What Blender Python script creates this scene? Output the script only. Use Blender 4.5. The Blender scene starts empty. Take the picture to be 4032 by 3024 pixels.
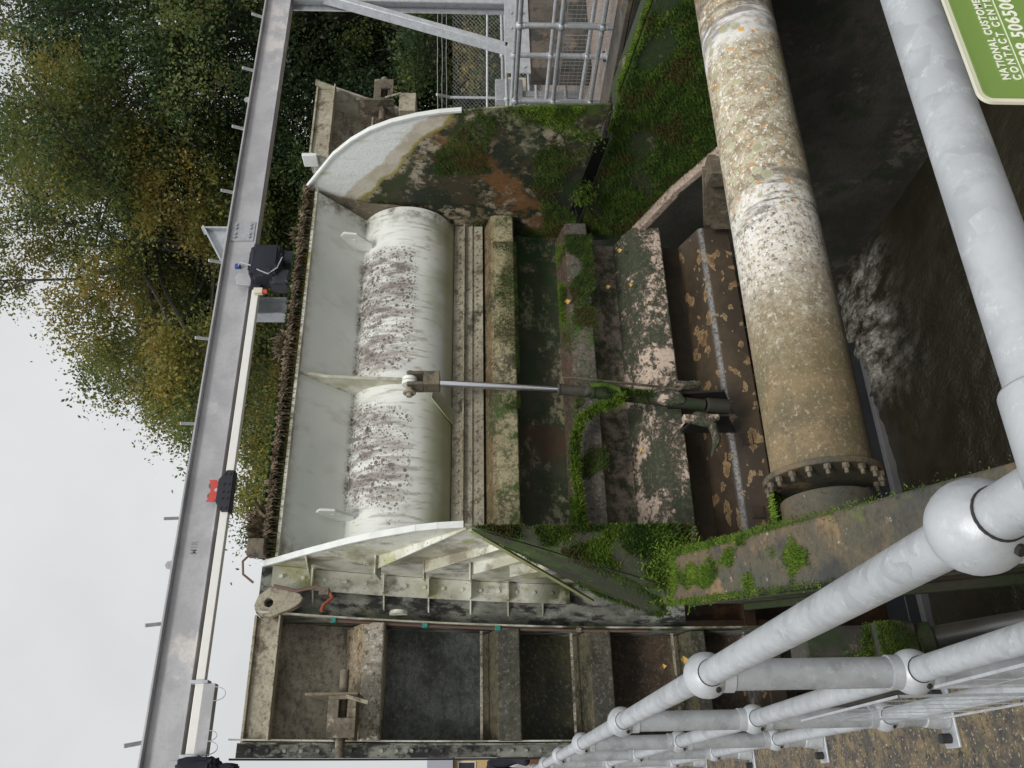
import bpy, bmesh, math, random
import numpy as np
from mathutils import Vector, Matrix
rnd = random.Random(7)
C = bpy.data.collections.new("place"); bpy.context.scene.collection.children.link(C)
sc = bpy.context.scene
rad = math.radians
# ------------------------------------------------------------------ camera
cam = bpy.data.objects.new("camera", bpy.data.cameras.new("camera")); C.objects.link(cam)
th, pt = rad(63.2), rad(2.62)
F0 = Vector((math.cos(th), math.sin(th), 0)); R = Vector((math.sin(th), -math.cos(th), 0)); U0 = Vector((0, 0, 1))
F = F0*math.cos(pt) - U0*math.sin(pt); U = U0*math.cos(pt) + F0*math.sin(pt)
m3 = Matrix((-U, R, -F)).transposed()          # the phone was held upright, the picture is stored lying on its side
cam.matrix_world = Matrix.Translation((0, 0, 1.584)) @ m3.to_4x4()
cam.data.sensor_width = 36; cam.data.lens = 29.13; cam.data.clip_start = 0.05; cam.data.clip_end = 800
sc.camera = cam
# ------------------------------------------------------------------ sky, sun, exposure
SUN_EL, SUN_AZ = rad(48), rad(200)
w = bpy.data.worlds.new("World"); sc.world = w; w.use_nodes = True
nt = w.node_tree; nt.nodes.clear()
out = nt.nodes.new("ShaderNodeOutputWorld"); bg = nt.nodes.new("ShaderNodeBackground")
sky = nt.nodes.new("ShaderNodeTexSky"); sky.sky_type = 'NISHITA'; sky.sun_disc = False
sky.sun_elevation = SUN_EL; sky.sun_rotation = SUN_AZ; sky.dust_density = 4
hs = nt.nodes.new("ShaderNodeHueSaturation"); hs.inputs['Saturation'].default_value = 0.12
tc = nt.nodes.new("ShaderNodeTexCoord"); nz = nt.nodes.new("ShaderNodeTexNoise"); nz.inputs['Scale'].default_value = 2.2
nz.inputs['Detail'].default_value = 5; nz.inputs['Roughness'].default_value = .5
cr = nt.nodes.new("ShaderNodeValToRGB"); cr.color_ramp.elements[0].position = .3; cr.color_ramp.elements[0].color = (6.8, 7.0, 7.15, 1)
cr.color_ramp.elements[1].position = .7; cr.color_ramp.elements[1].color = (9.1, 9.2, 9.25, 1)
mx = nt.nodes.new("ShaderNodeMix"); mx.data_type = 'RGBA'; mx.inputs[0].default_value = .88
L = nt.links.new
L(tc.outputs['Generated'], nz.inputs['Vector']); L(nz.outputs['Fac'], cr.inputs['Fac']); L(sky.outputs[0], hs.inputs['Color'])
L(hs.outputs[0], mx.inputs[6]); L(cr.outputs[0], mx.inputs[7]); L(mx.outputs[2], bg.inputs['Color'])
# overcast dome: much brighter overhead than near the horizon
sx = nt.nodes.new("ShaderNodeSeparateXYZ"); mr = nt.nodes.new("ShaderNodeMapRange"); mr.interpolation_type = 'SMOOTHSTEP'
mr.inputs[1].default_value = .48; mr.inputs[2].default_value = 1.0; mr.inputs[3].default_value = .083; mr.inputs[4].default_value = .15
L(tc.outputs['Generated'], sx.inputs[0]); L(sx.outputs[2], mr.inputs[0]); L(mr.outputs[0], bg.inputs['Strength']); L(bg.outputs[0], out.inputs[0])
sd = bpy.data.lights.new("sun", 'SUN'); sd.energy = 1.5; sd.angle = rad(14); sd.color = (1, .96, .9)
so = bpy.data.objects.new("sun", sd); C.objects.link(so)
dirv = Vector((-.35, -.85, .75)); so.rotation_euler = dirv.to_track_quat('Z', 'Y').to_euler()
sc.view_settings.view_transform = 'Standard'; sc.view_settings.look = 'None'; sc.view_settings.gamma = 1
sc.view_settings.exposure = 0.24

# ------------------------------------------------------------------ material helper
class M:
    def __init__(s, name):
        s.m = bpy.data.materials.new(name); s.m.use_nodes = True; s.t = s.m.node_tree; s.t.nodes.clear()
        s.o = s.n("OutputMaterial"); s.b = s.n("BsdfPrincipled"); s.t.links.new(s.b.outputs[0], s.o.inputs[0])
        s.tc = s.n("TexCoord"); s.P = s.tc.outputs['Object']; s.sep = s.n("SeparateXYZ"); s.l(s.P, s.sep.inputs[0])
        s.X, s.Y, s.Z = s.sep.outputs; s.h = None
    def n(s, k): return s.t.nodes.new("ShaderNode"+k)
    def l(s, a, b): s.t.links.new(a, b)
    def put(s, v, sock):
        if isinstance(v, bpy.types.NodeSocket): s.l(v, sock)
        else: sock.default_value = v
    def ma(s, op, a, b=0.0, c=0.0):
        k = s.n("Math"); k.operation = op; s.put(a, k.inputs[0]); s.put(b, k.inputs[1]); s.put(c, k.inputs[2]); return k.outputs[0]
    def vec(s, st, off=(0, 0, 0)):
        k = s.n("Mapping"); s.l(s.P, k.inputs[0]); k.inputs['Scale'].default_value = st; k.inputs['Location'].default_value = off; return k.outputs[0]
    def noise(s, sc, det=6, ro=.6, st=None, off=(0, 0, 0), di=0):
        k = s.n("TexNoise"); k.inputs['Scale'].default_value = sc; k.inputs['Detail'].default_value = det
        k.inputs['Roughness'].default_value = ro; k.inputs['Distortion'].default_value = di
        s.l(s.vec(st or (1, 1, 1), off), k.inputs['Vector']); return k.outputs['Fac']
    def vor(s, sc, st=None, off=(0, 0, 0), feat='F1', o='Distance', rn=1.0):
        k = s.n("TexVoronoi"); k.feature = feat; k.inputs['Scale'].default_value = sc; k.inputs['Randomness'].default_value = rn
        s.l(s.vec(st or (1, 1, 1), off), k.inputs['Vector']); return k.outputs[o]
    def st(s, v, a, b):       # smooth step, a>b falls
        k = s.n("MapRange"); k.interpolation_type = 'SMOOTHSTEP'
        inv = a > b
        s.put(v, k.inputs[0]); k.inputs[1].default_value = min(a, b); k.inputs[2].default_value = max(a, b)
        k.inputs[3].default_value = 1. if inv else 0.; k.inputs[4].default_value = 0. if inv else 1.
        return k.outputs[0]
    def mul(s, *a):
        r = a[0]
        for q in a[1:]: r = s.ma('MULTIPLY', r, q)
        return r
    def mx(s, f, a, b):
        k = s.n("Mix"); k.data_type = 'RGBA'; s.put(f, k.inputs[0])
        for v, i in ((a, 6), (b, 7)):
            s.put(v if isinstance(v, bpy.types.NodeSocket) else (*v, 1), k.inputs[i])
        return k.outputs[2]
    def fin(s, col, ro=.7, bump=None, bs=.5, bd=.01, met=0., spec=.5):
        s.put(col if isinstance(col, bpy.types.NodeSocket) else (*col, 1), s.b.inputs['Base Color'])
        s.put(ro, s.b.inputs['Roughness']); s.b.inputs['Metallic'].default_value = met
        s.b.inputs['Specular IOR Level'].default_value = spec
        if bump is not None:
            k = s.n("Bump"); k.inputs['Strength'].default_value = bs; k.inputs['Distance'].default_value = bd
            s.l(bump, k.inputs['Height']); s.l(k.outputs[0], s.b.inputs['Normal'])
        return s.m

def grime(name, base, layers, ro=.75, bs=.5, bd=.008, bscale=45, met=0.):
    """base colour with blotchy layers: (colour, scale, lo, hi, stretch)"""
    m = M(name); c = base
    if len(base) == 2: c = m.mx(m.st(m.noise(1.6, 6), .35, .65), base[0], base[1])
    for i, ly in enumerate(layers):
        col, s_, a, b = ly[:4]; st = ly[4] if len(ly) > 4 else (1, 1, 1)
        c = m.mx(m.st(m.noise(s_, 8, .68, st, (i*3.1, i*1.7, i*2.3)), a, b), c, col)
    f = m.noise(bscale, 8, .7)
    c = m.mx(m.mul(m.st(m.noise(17, 9, .82, None, (6, 6, 6)), .50, .62), .65), c, (.03, .028, .02)); c2 = m.mx(m.st(f, .35, .7), c, m.mx(.35, c, (.02, .018, .012)))
    return m.fin(c2, ro, m.noise(bscale*.5, 10, .75), bs, bd, met)

# --- white painted flap with brown lichen spots
def mk_flap():
    m = M("weathered_white_paint")
    c = m.mx(m.st(m.noise(.9, 5), .35, .65), (.68, .71, .67), (.80, .82, .78))
    c = m.mx(m.mul(m.st(m.noise(3, 6, .6, (2.5, 1, .5)), .52, .72), .5), c, (.50, .51, .44))
    # green film low on the bulge
    g = m.mul(m.st(m.Z, 2.14, 1.94), m.st(m.noise(1.3, 5, .6, (1, 1, .4)), .40, .62), .75)
    c = m.mx(m.mul(g, .85), c, (.30, .31, .12))
    c = m.mx(m.mul(m.st(m.Z, 1.93, 1.86), .6), c, (.33, .33, .18))
    # lichen zone over the crown of the bulge
    blob = m.ma('MAXIMUM', m.mul(m.st(m.X, 2.25, 2.75), m.st(m.X, 3.55, 3.1)), m.mul(m.st(m.X, 3.7, 4.1), m.st(m.X, 5.35, 4.8)))
    blob = m.ma('MULTIPLY_ADD', blob, .42, m.noise(.9, 5, .6, (1.2, 1, .6), (4.7, 0, 0)))
    zone = m.mul(m.st(m.Z, 2.08, 2.36), m.st(m.Z, 2.82, 2.72), m.st(blob, .52, .80))
    wash = m.mul(m.st(m.noise(3.0, 9, .72, (2.6, 1, .35), (1, 4, 0)), .40, .62), zone)
    c = m.mx(m.mul(wash, .85), c, (.19, .155, .142))
    wash2 = m.mul(m.st(m.noise(4.2, 9, .78, (2.2, 1, .5), (6, 4, 0)), .49, .58), zone)
    c = m.mx(m.mul(wash2, .8), c, (.115, .09, .083))
    for k, (sc_, r0, r1) in enumerate(((13, .30, .20), (24, .36, .24), (44, .42, .28))):
        d = m.vor(sc_, (1, 1, 1), (k*5.3, k, 0)); pick = m.st(m.noise(sc_*.25, 3, .65, None, (k*7, 0, 0)), .44, .52)
        c = m.mx(m.mul(m.st(d, r0, r1), pick, m.st(zone, .05, .45), .9), c, (.10, .075, .068) if k != 1 else (.135, .108, .098))
    # dark brown splashes
    sp = m.mul(m.st(m.noise(3.6, 7, .65, (1.3, 1, .8), (9, 2, 5)), .60, .66), zone)
    c = m.mx(m.mul(sp, .85), c, (.055, .040, .035))
    # thin streaks
    s2 = m.mul(m.st(m.noise(9, 6, .65, (2.4, 1, .16), (2, 2, 0)), .53, .64), m.st(m.Z, 1.9, 2.1))
    c = m.mx(m.mul(s2, m.st(m.Z, 2.84, 2.70), .6), c, (.30, .25, .21))
    # dirty under the crest and beside the end plates
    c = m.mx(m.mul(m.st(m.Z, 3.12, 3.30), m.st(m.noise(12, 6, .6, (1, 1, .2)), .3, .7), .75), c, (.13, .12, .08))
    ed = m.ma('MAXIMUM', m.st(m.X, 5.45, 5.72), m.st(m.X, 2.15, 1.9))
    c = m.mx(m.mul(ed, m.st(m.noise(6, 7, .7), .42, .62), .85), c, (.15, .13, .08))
    return m.fin(c, .42, m.noise(30, 8, .7), .12, .004)
# --- end (cheek) plates: white above, mossy and rusty below an old water line
def mk_cheek(name, white_dark):
    m = M(name)
    wv = m.ma('SUBTRACT', m.Z, m.ma('MULTIPLY_ADD', m.ma('SUBTRACT', m.Y, 5.85), .78, 1.80))
    wv = m.ma('ADD', wv, m.ma('MULTIPLY', m.ma('SUBTRACT', m.noise(2.2, 6), .5), .38))
    white = m.mx(m.st(m.noise(5, 6, .6, (1, 3, .5)), .5, .72), (.78, .81, .81), (.68, .70, .58))
    white = m.mx(m.mul(m.st(m.noise(4, 5, .5, (1, 2, .35), (3, 0, 0)), .62, .74), .7), white, (.42, .45, .18))
    tan = (.50, .45, .36)
    c = m.mx(m.st(wv, .26, .20), white, m.mx(m.st(m.noise(7), .4, .6), (.60, .56, .48), tan))
    c = m.mx(m.st(wv, .07, .02), c, (.30, .27, .06))
    # grimy body
    b = m.mx(m.st(m.noise(2.6, 8, .7), .44, .54), (.055, .045, .025), (.016, .026, .014))
    b = m.mx(m.mul(m.st(m.noise(1.5, 8, .7, (1, 1, 1), (7, 1, 3)), .50, .57), m.st(m.noise(12, 7, .75), .44, .54)), b, (.38, .33, .25))
    b = m.mx(m.mul(m.st(m.noise(7, 8, .75, (1, 1, 1), (1, 9, 3)), .56, .60), .8), b, (.22, .17, .10))
    # diagonal rust run
    q = m.ma('ADD', m.ma('MULTIPLY', m.Y, .75), m.Z)
    q = m.ma('ADD', q, m.ma('MULTIPLY', m.ma('SUBTRACT', m.noise(3, 5), .5), .5))
    ru = m.mul(m.st(q, 6.12, 6.28), m.st(q, 6.72, 6.55), m.st(m.noise(6, 6, .7, None, (5, 5, 5)), .38, .52))
    b = m.mx(m.mul(ru, .85), b, (.20, .095, .035))
    # green band right under the water line
    b = m.mx(m.mul(m.st(wv, -.02, -.12), m.st(wv, -.36, -.16), m.st(m.noise(3.5, 7), .40, .52)), b, (.030, .042, .008))
    b = m.mx(m.mul(m.st(m.noise(1.3, 7, .7, None, (2, 7, 0)), .50, .58), m.st(m.Z, 1.35, .9)), b, (.018, .040, .008))
    b = m.mx(m.mul(m.st(m.ma('ADD', m.Y, m.ma('MULTIPLY', m.noise(4, 7), .5)), 6.35, 6.1), m.st(m.ma('ADD', m.Z, m.ma('MULTIPLY', m.noise(3, 7, .6, None, (3, 3, 3)), .9)), 1.65, 1.3), m.st(m.noise(7, 7, .7), .44, .60)), b, (.055, .095, .014))
    c = m.mx(m.st(wv, .03, -.03), c, b)
    if white_dark: c = m.mx(m.mul(m.st(m.noise(2.2, 8, .7, (1, 1, .7)), .42, .62), .6), c, (.26, .24, .17))
    return m.fin(c, .7, m.noise(16, 10, .75), .6, .02)
def mk_outer():        # outer faces of the left end plate and its ribs
    m = M("stained_white_steel")
    c = m.mx(m.st(m.noise(2.5, 6), .4, .62), (.68, .69, .62), (.46, .45, .35))
    c = m.mx(m.mul(m.st(m.noise(3.2, 8, .7, (1, 1, .7), (3, 3, 1)), .50, .62), .8), c, (.20, .18, .13))
    c = m.mx(m.mul(m.st(m.noise(2.6, 6, .6, None, (8, 3, 1)), .55, .66), .7), c, (.33, .34, .12))
    c = m.mx(m.st(m.vor(22, None, (1, 0, 0)), .13, .09), c, (.10, .09, .08))
    c = m.mx(m.mul(m.st(m.Z, 1.3, .7), m.st(m.noise(4, 7), .35, .55)), c, (.05, .06, .02))
    return m.fin(c, .65, m.noise(30, 8, .7), .3, .006)
def mk_web():          # dark streaked post between the panel and the end plate
    m = M("black_streaked_steel")
    c = m.mx(m.st(m.noise(2.2, 8, .65, (2, 2, .8)), .42, .6), (.30, .31, .27), (.13, .135, .12))
    c = m.mx(m.st(m.noise(3.0, 8, .7, (3, 3, .6), (2, 0, 7)), .47, .57), c, (.028, .028, .03))
    c = m.mx(m.mul(m.st(m.noise(6, 7, .7, (1, 1, 1), (4, 0, 2)), .57, .64), .7), c, (.34, .35, .33))
    c = m.mx(m.st(m.vor(18, None, (3, 0, 0)), .12, .08), c, (.02, .02, .02))
    c = m.mx(m.mul(m.st(m.noise(1.8, 5, .6, None, (9, 0, 2)), .55, .68), .5), c, (.10, .11, .04))
    return m.fin(c, .6, m.noise(30, 8, .7), .35, .006)
def mk_panel():        # side panel skin: brown above, blue grey in the middle bay, olive and brown below
    m = M("algae_stained_steel")
    up = m.mx(m.st(m.noise(2.4, 9, .72), .42, .60), (.43, .39, .31), (.25, .22, .165))
    up = m.mx(m.mul(m.st(m.noise(1.4, 7, .7, (1, 1, 2), (3, 0, 0)), .55, .66), .7), up, (.06, .06, .055))
    mid = m.mx(m.st(m.noise(5, 9, .72), .42, .6), (.12, .135, .13), (.065, .072, .07))
    mid = m.mx(m.mul(m.st(m.noise(1.5, 6), .52, .62), .6), mid, (.21, .22, .20))
    low = m.mx(m.st(m.noise(1.6, 8, .7), .42, .6), (.085, .08, .035), (.030, .030, .020))
    low = m.mx(m.mul(m.st(m.noise(1.3, 6, .7, None, (5, 5, 0)), .50, .60), m.st(m.noise(22, 5, .7), .40, .60)), low, (.10, .095, .03))
    bot = m.mx(m.st(m.noise(2.2, 8, .7), .42, .6), (.085, .056, .034), (.045, .032, .022))
    c = m.mx(m.st(m.Z, 2.40, 2.35), up, mid); c = m.mx(m.st(m.Z, 1.30, 1.2), c, low); c = m.mx(m.st(m.Z, .5, .3), c, bot)
    c = m.mx(m.mul(m.st(m.noise(20, 9, .82, (1, 1, 1.3), (2, 2, 2)), .46, .60), .6), c, (.02, .02, .018)); c = m.mx(m.mul(m.st(m.noise(26, 8, .8, None, (7, 2, 2)), .52, .64), .45), c, (.30, .29, .23))
    c = m.mx(m.mul(m.st(m.noise(3, 7, .7, (.5, 1, 3.5), (1, 5, 2)), .55, .66), .6), c, (.04, .035, .03))
    for s_, r in ((26, .13), (48, .16)):
        c = m.mx(m.mul(m.st(m.vor(s_, None, (r*30, 0, 0)), r, r*.65), m.st(m.noise(6), .45, .55)), c, (.035, .032, .03))
    return m.fin(c, .55, m.noise(36, 9, .75), .35, .006)
def mk_lower():        # the long plate behind the girders
    m = M("mossy_gate_plate")
    nb = m.ma('MULTIPLY', m.ma('SUBTRACT', m.noise(2, 6), .5), .3); z = m.ma('ADD', m.Z, nb)
    top = m.mx(m.st(m.noise(14, 6), .4, .6), (.36, .33, .24), (.26, .24, .16))
    bay1 = m.mx(m.st(m.noise(2.2, 8, .7), .45, .56), (.024, .042, .016), (.05, .05, .03))
    bay1 = m.mx(m.mul(m.st(m.noise(1.8, 8, .75, (1, 1, 1.4), (3, 0, 1)), .50, .57), m.st(m.noise(18, 5, .7), .42, .55)), bay1, (.23, .215, .13))
    bay1 = m.mx(m.mul(m.st(m.X, 4.2, 5.3), m.st(m.noise(5, 9, .8), .42, .56)), bay1, (.018, .05, .010))
    bay1 = m.mx(m.mul(m.st(m.X, 3.5, 3.35), m.st(m.X, 2.95, 3.2), m.st(m.noise(4, 6, .6), .4, .55)), bay1, (.07, .040, .022))
    bay2 = m.mx(m.st(m.noise(2.4, 10, .82, (1, 1, 1), (6, 1, 1)), .42, .58), (.34, .275, .22), (.045, .06, .03))
    bay2 = m.mx(m.mul(m.st(m.noise(9, 8, .75), .50, .58), .8), bay2, (.05, .055, .03))
    bay3 = m.mx(m.st(m.noise(1.4, 6, .7), .4, .6), (.085, .062, .038), (.055, .044, .030))
    c = m.mx(m.st(m.Z, 1.42, 1.36), top, bay1); c = m.mx(m.st(z, .34, .22), c, bay2); c = m.mx(m.st(m.Z, -.42, -.5), c, bay3)
    return m.fin(c, .7, m.noise(24, 10, .78), .7, .02)
def rust_blobs(m, c, zlo=-9, zhi=9, thr=.58):
    n = m.noise(5.5, 3, .5, (1, 1, 1.3), (2, 2, 2)); b = m.ma('ADD', n, m.ma('MULTIPLY', m.ma('SUBTRACT', m.noise(14, 3, .5), .5), .25))
    c = m.mx(m.st(b, thr-.012, thr), c, (.36, .26, .14)); return m.mx(m.mul(m.st(b, thr+.008, thr+.02), m.st(m.noise(12, 8, .8, None, (9, 9, 9)), .36, .60)), c, (.15, .085, .040))
def mk_bottom():
    m = M("wet_brown_steel")
    c = m.mx(m.st(m.noise(1.8, 7, .7), .4, .6), (.085, .062, .040), (.055, .042, .030))
    c = rust_blobs(m, c, thr=.605); c = m.mx(m.mul(m.st(m.noise(7, 9, .8, (.6, 1, 2), (4, 1, 0)), .54, .66), .7), c, (.13, .075, .035))
    c = m.mx(m.mul(m.st(m.Z, -.93, -.97), m.st(m.Z, -1.01, -.98), m.st(m.noise(40, 4), .3, .6)), c, (.30, .30, .30))  # pale band paints the edge highlight along the girder ridge
    return m.fin(c, .5, m.noise(30, 8, .7), .4, .008)
def mk_girder(name, a, b, topc, topn=0., moss=None, dark=(.03, .03, .015)):
    m = M(name)
    ge = m.n("NewGeometry"); s2 = m.n("SeparateXYZ"); m.l(ge.outputs['True Normal'], s2.inputs[0])
    up = m.st(s2.outputs[2], .35, .6)
    c = m.mx(m.st(m.noise(2.2, 9, .75), .40, .60), a, b)
    c = m.mx(m.mul(up, m.st(m.noise(9, 8, .78), .30, .58)), c, topc)
    c = m.mx(m.mul(m.st(m.noise(1.7, 9, .76, None, (5, 2, 7)), .52, .60), .85), c, dark)
    c = m.mx(m.mul(m.st(m.noise(3, 8, .7, (3.5, 1, .5), (2, 1, 1)), .53, .66), .55), c, tuple(q*.35 for q in b))
    c = m.mx(m.mul(m.st(m.noise(16, 9, .8), .50, .60), .8), c, dark)
    c = m.mx(m.mul(m.st(m.noise(34, 6, .75, None, (4, 4, 1)), .54, .62), .7), c, tuple(min(.7, q*1.8+.04) for q in b))
    for s_ in (20, 42): c = m.mx(m.mul(m.st(m.vor(s_, None, (s_, 0, 0)), .20, .12), m.st(m.noise(5), .45, .55), .9), c, tuple(q*.8 for q in dark))
    if moss:
        mo = m.mul(m.st(m.ma('ADD', m.noise(1.1, 7, .7, None, moss[1]), m.ma('MULTIPLY', m.ma('SUBTRACT', m.noise(20, 7, .8), .5), .5)), moss[2], moss[2]+.10), m.ma('SUBTRACT', 1., m.mul(up, .6)))
        c = m.mx(mo, c, moss[0])
    return m.fin(c, .7, m.noise(26, 10, .82), .85, .02)
def mk_crust(name):
    m = M(name)
    n = m.ma('ADD', m.noise(2.1, 10, .80, (1, 1, 1.2)), m.ma('MULTIPLY', m.ma('SUBTRACT', m.noise(30, 6, .75), .5), .26))
    c = m.mx(m.st(n, .455, .50), (.62, .50, .40), (.045, .060, .034))
    c = m.mx(m.mul(m.st(m.noise(30, 5, .7), .5, .62), .45), c, (.20, .16, .12))
    hgt = m.ma('ADD', m.st(n, .50, .44), m.ma('MULTIPLY', m.noise(30, 8, .75), .6))
    return m.fin(c, .8, hgt, .9, .025)
def mk_pipe():
    m = M("lichened_pipe_steel")
    wob = m.ma('MULTIPLY', m.ma('SUBTRACT', m.noise(2.4, 7, .65), .5), .8); x = m.ma('ADD', m.X, wob)
    sand = m.mx(m.st(m.noise(9, 9, .75), .42, .60), (.50, .45, .33), (.27, .21, .13))
    sand = m.mx(m.st(m.noise(34, 4, .6), .56, .62), sand, (.74, .72, .66))
    sand = m.mx(m.mul(m.st(m.noise(55, 4, .6, None, (3, 0, 1)), .57, .63), .8), sand, (.17, .12, .075))
    rust = m.mx(m.st(m.noise(2.2, 9, .72), .40, .60), (.225, .165, .088), (.115, .095, .055))
    rust = m.mx(m.mul(m.st(m.noise(1.5, 6, .6, None, (4, 4, 4)), .50, .62), .8), rust, (.15, .125, .06))
    rust = m.mx(m.mul(m.st(m.noise(42, 6, .75), .54, .64), .6), rust, (.48, .42, .31)); rust = m.mx(m.mul(m.st(m.noise(28, 7, .75, None, (3, 9, 0)), .54, .64), .7), rust, (.10, .08, .045))
    c = m.mx(m.st(m.ma('ADD', x, m.ma('MULTIPLY', m.ma('SUBTRACT', m.noise(16, 8, .8), .5), 1.5)), 3.35, 2.15), sand, rust)
    # white mineral patch with dark specks between the two zones, dark run across it
    wp = m.mul(m.st(x, 2.6, 3.6), m.st(x, 3.80, 3.6), m.st(m.noise(22, 8, .8, None, (2, 0, 2)), .42, .52))
    c = m.mx(m.mul(wp, .9), c, (.78, .76, .73))
    c = m.mx(m.mul(m.st(x, 2.8, 3.05), m.st(x, 3.6, 3.45), m.st(m.noise(36, 6, .7, None, (8, 0, 2)), .55, .62), .9), c, (.07, .06, .05))
    dk = m.mul(m.st(x, 3.42, 3.50), m.st(x, 3.85, 3.70), m.st(m.noise(3, 8, .7, (3, .5, .5), (6, 1, 2)), .44, .54))
    c = m.mx(m.mul(dk, .7), c, (.05, .042, .038))
    wr = m.mul(m.st(x, 5.05, 5.2), m.st(x, 5.5, 5.35)); c = m.mx(m.mul(wr, .85), c, (.76, .75, .74))
    sx = m.mul(m.st(x, 5.15, 5.3), m.st(m.noise(3.5, 9, .78, (3.2, .5, .5), (3, 3, 0)), .42, .54)); c = m.mx(m.mul(sx, .7), c, (.075, .060, .052))
    sx2 = m.mul(m.st(x, 5.7, 5.85), m.st(m.noise(2.5, 6, .6, (2.2, .6, .6), (7, 3, 0)), .45, .55)); c = m.mx(m.mul(sx2, .9), c, (.22, .14, .085))
    # lichen discs: pale green rings, orange ones
    lz = m.mul(m.st(m.X, 3.35, 3.6), m.st(m.X, 5.4, 5.2))
    for k, (s_, r, colr) in enumerate(((7.5, .30, (.40, .42, .25)), (13, .30, (.56, .55, .38)), (16, .22, (.62, .26, .03)), (5.2, .13, (.70, .36, .02)))):
        d = m.vor(s_, None, (k*3.7+1, k*2, k)); pk = m.st(m.vor(s_, None, (k*3.7+1, k*2, k), o='Color'), (.50, .54, .60, .66)[k], (.52, .56, .62, .68)[k])
        core = m.mul(m.st(d, r, r-.02), pk, lz); c = m.mx(m.mul(core, .85), c, colr)
        if k < 2: c = m.mx(m.mul(m.st(d, r-.06, r-.10), pk, lz, .7), c, (.33, .31, .22))
    c = m.mx(m.mul(m.st(m.noise(6, 7, .7, None, (1, 1, 8)), .60, .66), m.st(m.X, 4.4, 4.9), .8), c, (.42, .26, .07))
    # colour darkens towards the underside, algae along the far top edge
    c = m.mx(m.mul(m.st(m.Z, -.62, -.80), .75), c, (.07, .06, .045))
    c = m.mx(m.mul(m.st(m.Y, 4.68, 4.80), m.st(m.X, 3.2, 2.4), m.st(m.noise(7, 6), .35, .5)), c, (.10, .16, .02))
    return m.fin(c, .78, m.noise(45, 10, .8), .7, .012)
def mk_galv(name, v=1.0, met=.35):
    m = M(name)
    c = m.mx(m.vor(38, None, o='Color'), (.36*v, .38*v, .40*v), (.50*v, .525*v, .55*v))
    c = m.mx(m.st(m.noise(11, 7, .65), .40, .62), c, (.52*v, .545*v, .57*v))
    c = m.mx(m.mul(m.st(m.noise(5, 8, .7, None, (3, 3, 3)), .60, .70), .5), c, (.33*v, .34*v, .34*v))
    c = m.mx(m.mul(m.st(m.noise(46, 7, .75, None, (1, 7, 3)), .54, .66), .6), c, (.68*v, .70*v, .72*v)); c = m.mx(m.mul(m.st(m.noise(20, 8, .8, None, (6, 2, 3)), .58, .70), .5), c, (.26*v, .27*v, .28*v))
    return m.fin(c, m.ma('MULTIPLY_ADD', m.noise(30, 6), .35, .32), m.noise(60, 8, .7), .22, .003, met=met)
def mk_beam():
    m = M("blotchy_galvanised_beam")
    c = m.mx(m.st(m.noise(2.2, 7, .6), .4, .6), (.33, .33, .345), (.40, .40, .415))
    c = m.mx(m.mul(m.st(m.noise(1.4, 6, .6, None, (5, 5, 5)), .56, .64), m.st(m.Z, 4.5, 4.36), .9), c, (.56, .53, .51))
    c = m.mx(m.mul(m.st(m.noise(30, 5), .5, .6), .2), c, (.25, .25, .26))
    return m.fin(c, .5, m.noise(50, 6), .1, .002, met=.25)
def mk_wall():
    m = M("mossy_concrete")
    c = m.mx(m.st(m.noise(1.2, 8, .72), .4, .6), (.040, .037, .029), (.080, .073, .060))
    c = m.mx(m.mul(m.st(m.noise(2.0, 8, .7, None, (3, 6, 1)), .52, .62), .7), c, (.022, .04, .012))
    c = m.mx(m.mul(m.st(m.noise(.9, 8, .72, None, (8, 6, 1)), .52, .58), m.st(m.noise(9, 7, .7), .45, .55), m.st(m.Z, -1.2, -1.8)), c, (.13, .115, .10))
    return m.fin(c, .8, m.noise(14, 10, .8), .8, .03)
def mk_moss(name, a, b, c3=None):
    m = M(name)
    c = m.mx(m.st(m.noise(7, 4), .4, .62), a, b)
    if c3: c = m.mx(m.st(m.noise(3, 4, .6, None, (3, 0, 0)), .5, .62), c, c3)
    c = m.mx(m.st(m.noise(60, 3), .45, .65), c, m.mx(.5, c, (.01, .02, 0)))
    return m.fin(c, .9, spec=.2)
def mk_water():
    m = M("dark_river_water")
    fx = m.mul(m.st(m.X, 4.4, 5.3), m.st(m.X, 7.0, 6.6), m.st(m.Y, 8.5, 9.6))
    ff = m.mul(fx, m.st(m.noise(3.2, 9, .7, (1.2, .8, 1)), .38, .66), m.st(m.noise(16, 8, .75, (1.3, .6, 1)), .25, .70))
    sp = m.mul(m.st(m.noise(26, 8, .8, (1.8, .6, 1)), .60, .70), m.st(m.noise(1.1, 4), .42, .62))
    f = m.ma('MAXIMUM', m.mul(ff, 1.), m.mul(sp, .35))
    c = m.mx(f, m.mx(m.st(m.noise(1.2, 6, .6), .35, .65), (.020, .018, .011), (.034, .030, .019)), (.50, .48, .43))
    rr = m.ma('MULTIPLY_ADD', f, .6, .06)
    h = m.ma('ADD', m.noise(5, 6, .65, (1.5, .8, 1)), m.ma('MULTIPLY', m.noise(24, 4), .3))
    return m.fin(c, rr, h, .5, .05)
def mk_deck():
    m = M("gritty_brown_deck")
    c = m.mx(m.st(m.noise(6, 10, .85), .42, .56), (.25, .19, .105), (.085, .078, .07))
    c = m.mx(m.st(m.noise(24, 8, .8, None, (3, 3, 3)), .52, .60), c, (.04, .038, .036)); c = m.mx(m.mul(m.st(m.noise(5, 6, .7, None, (4, 1, 0)), .60, .68), .8), c, (.12, .14, .03))
    c = m.mx(m.st(m.noise(70, 3, .6), .60, .66), c, (.50, .42, .30))
    return m.fin(c, .85, m.noise(60, 8, .8), .9, .012)
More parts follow.
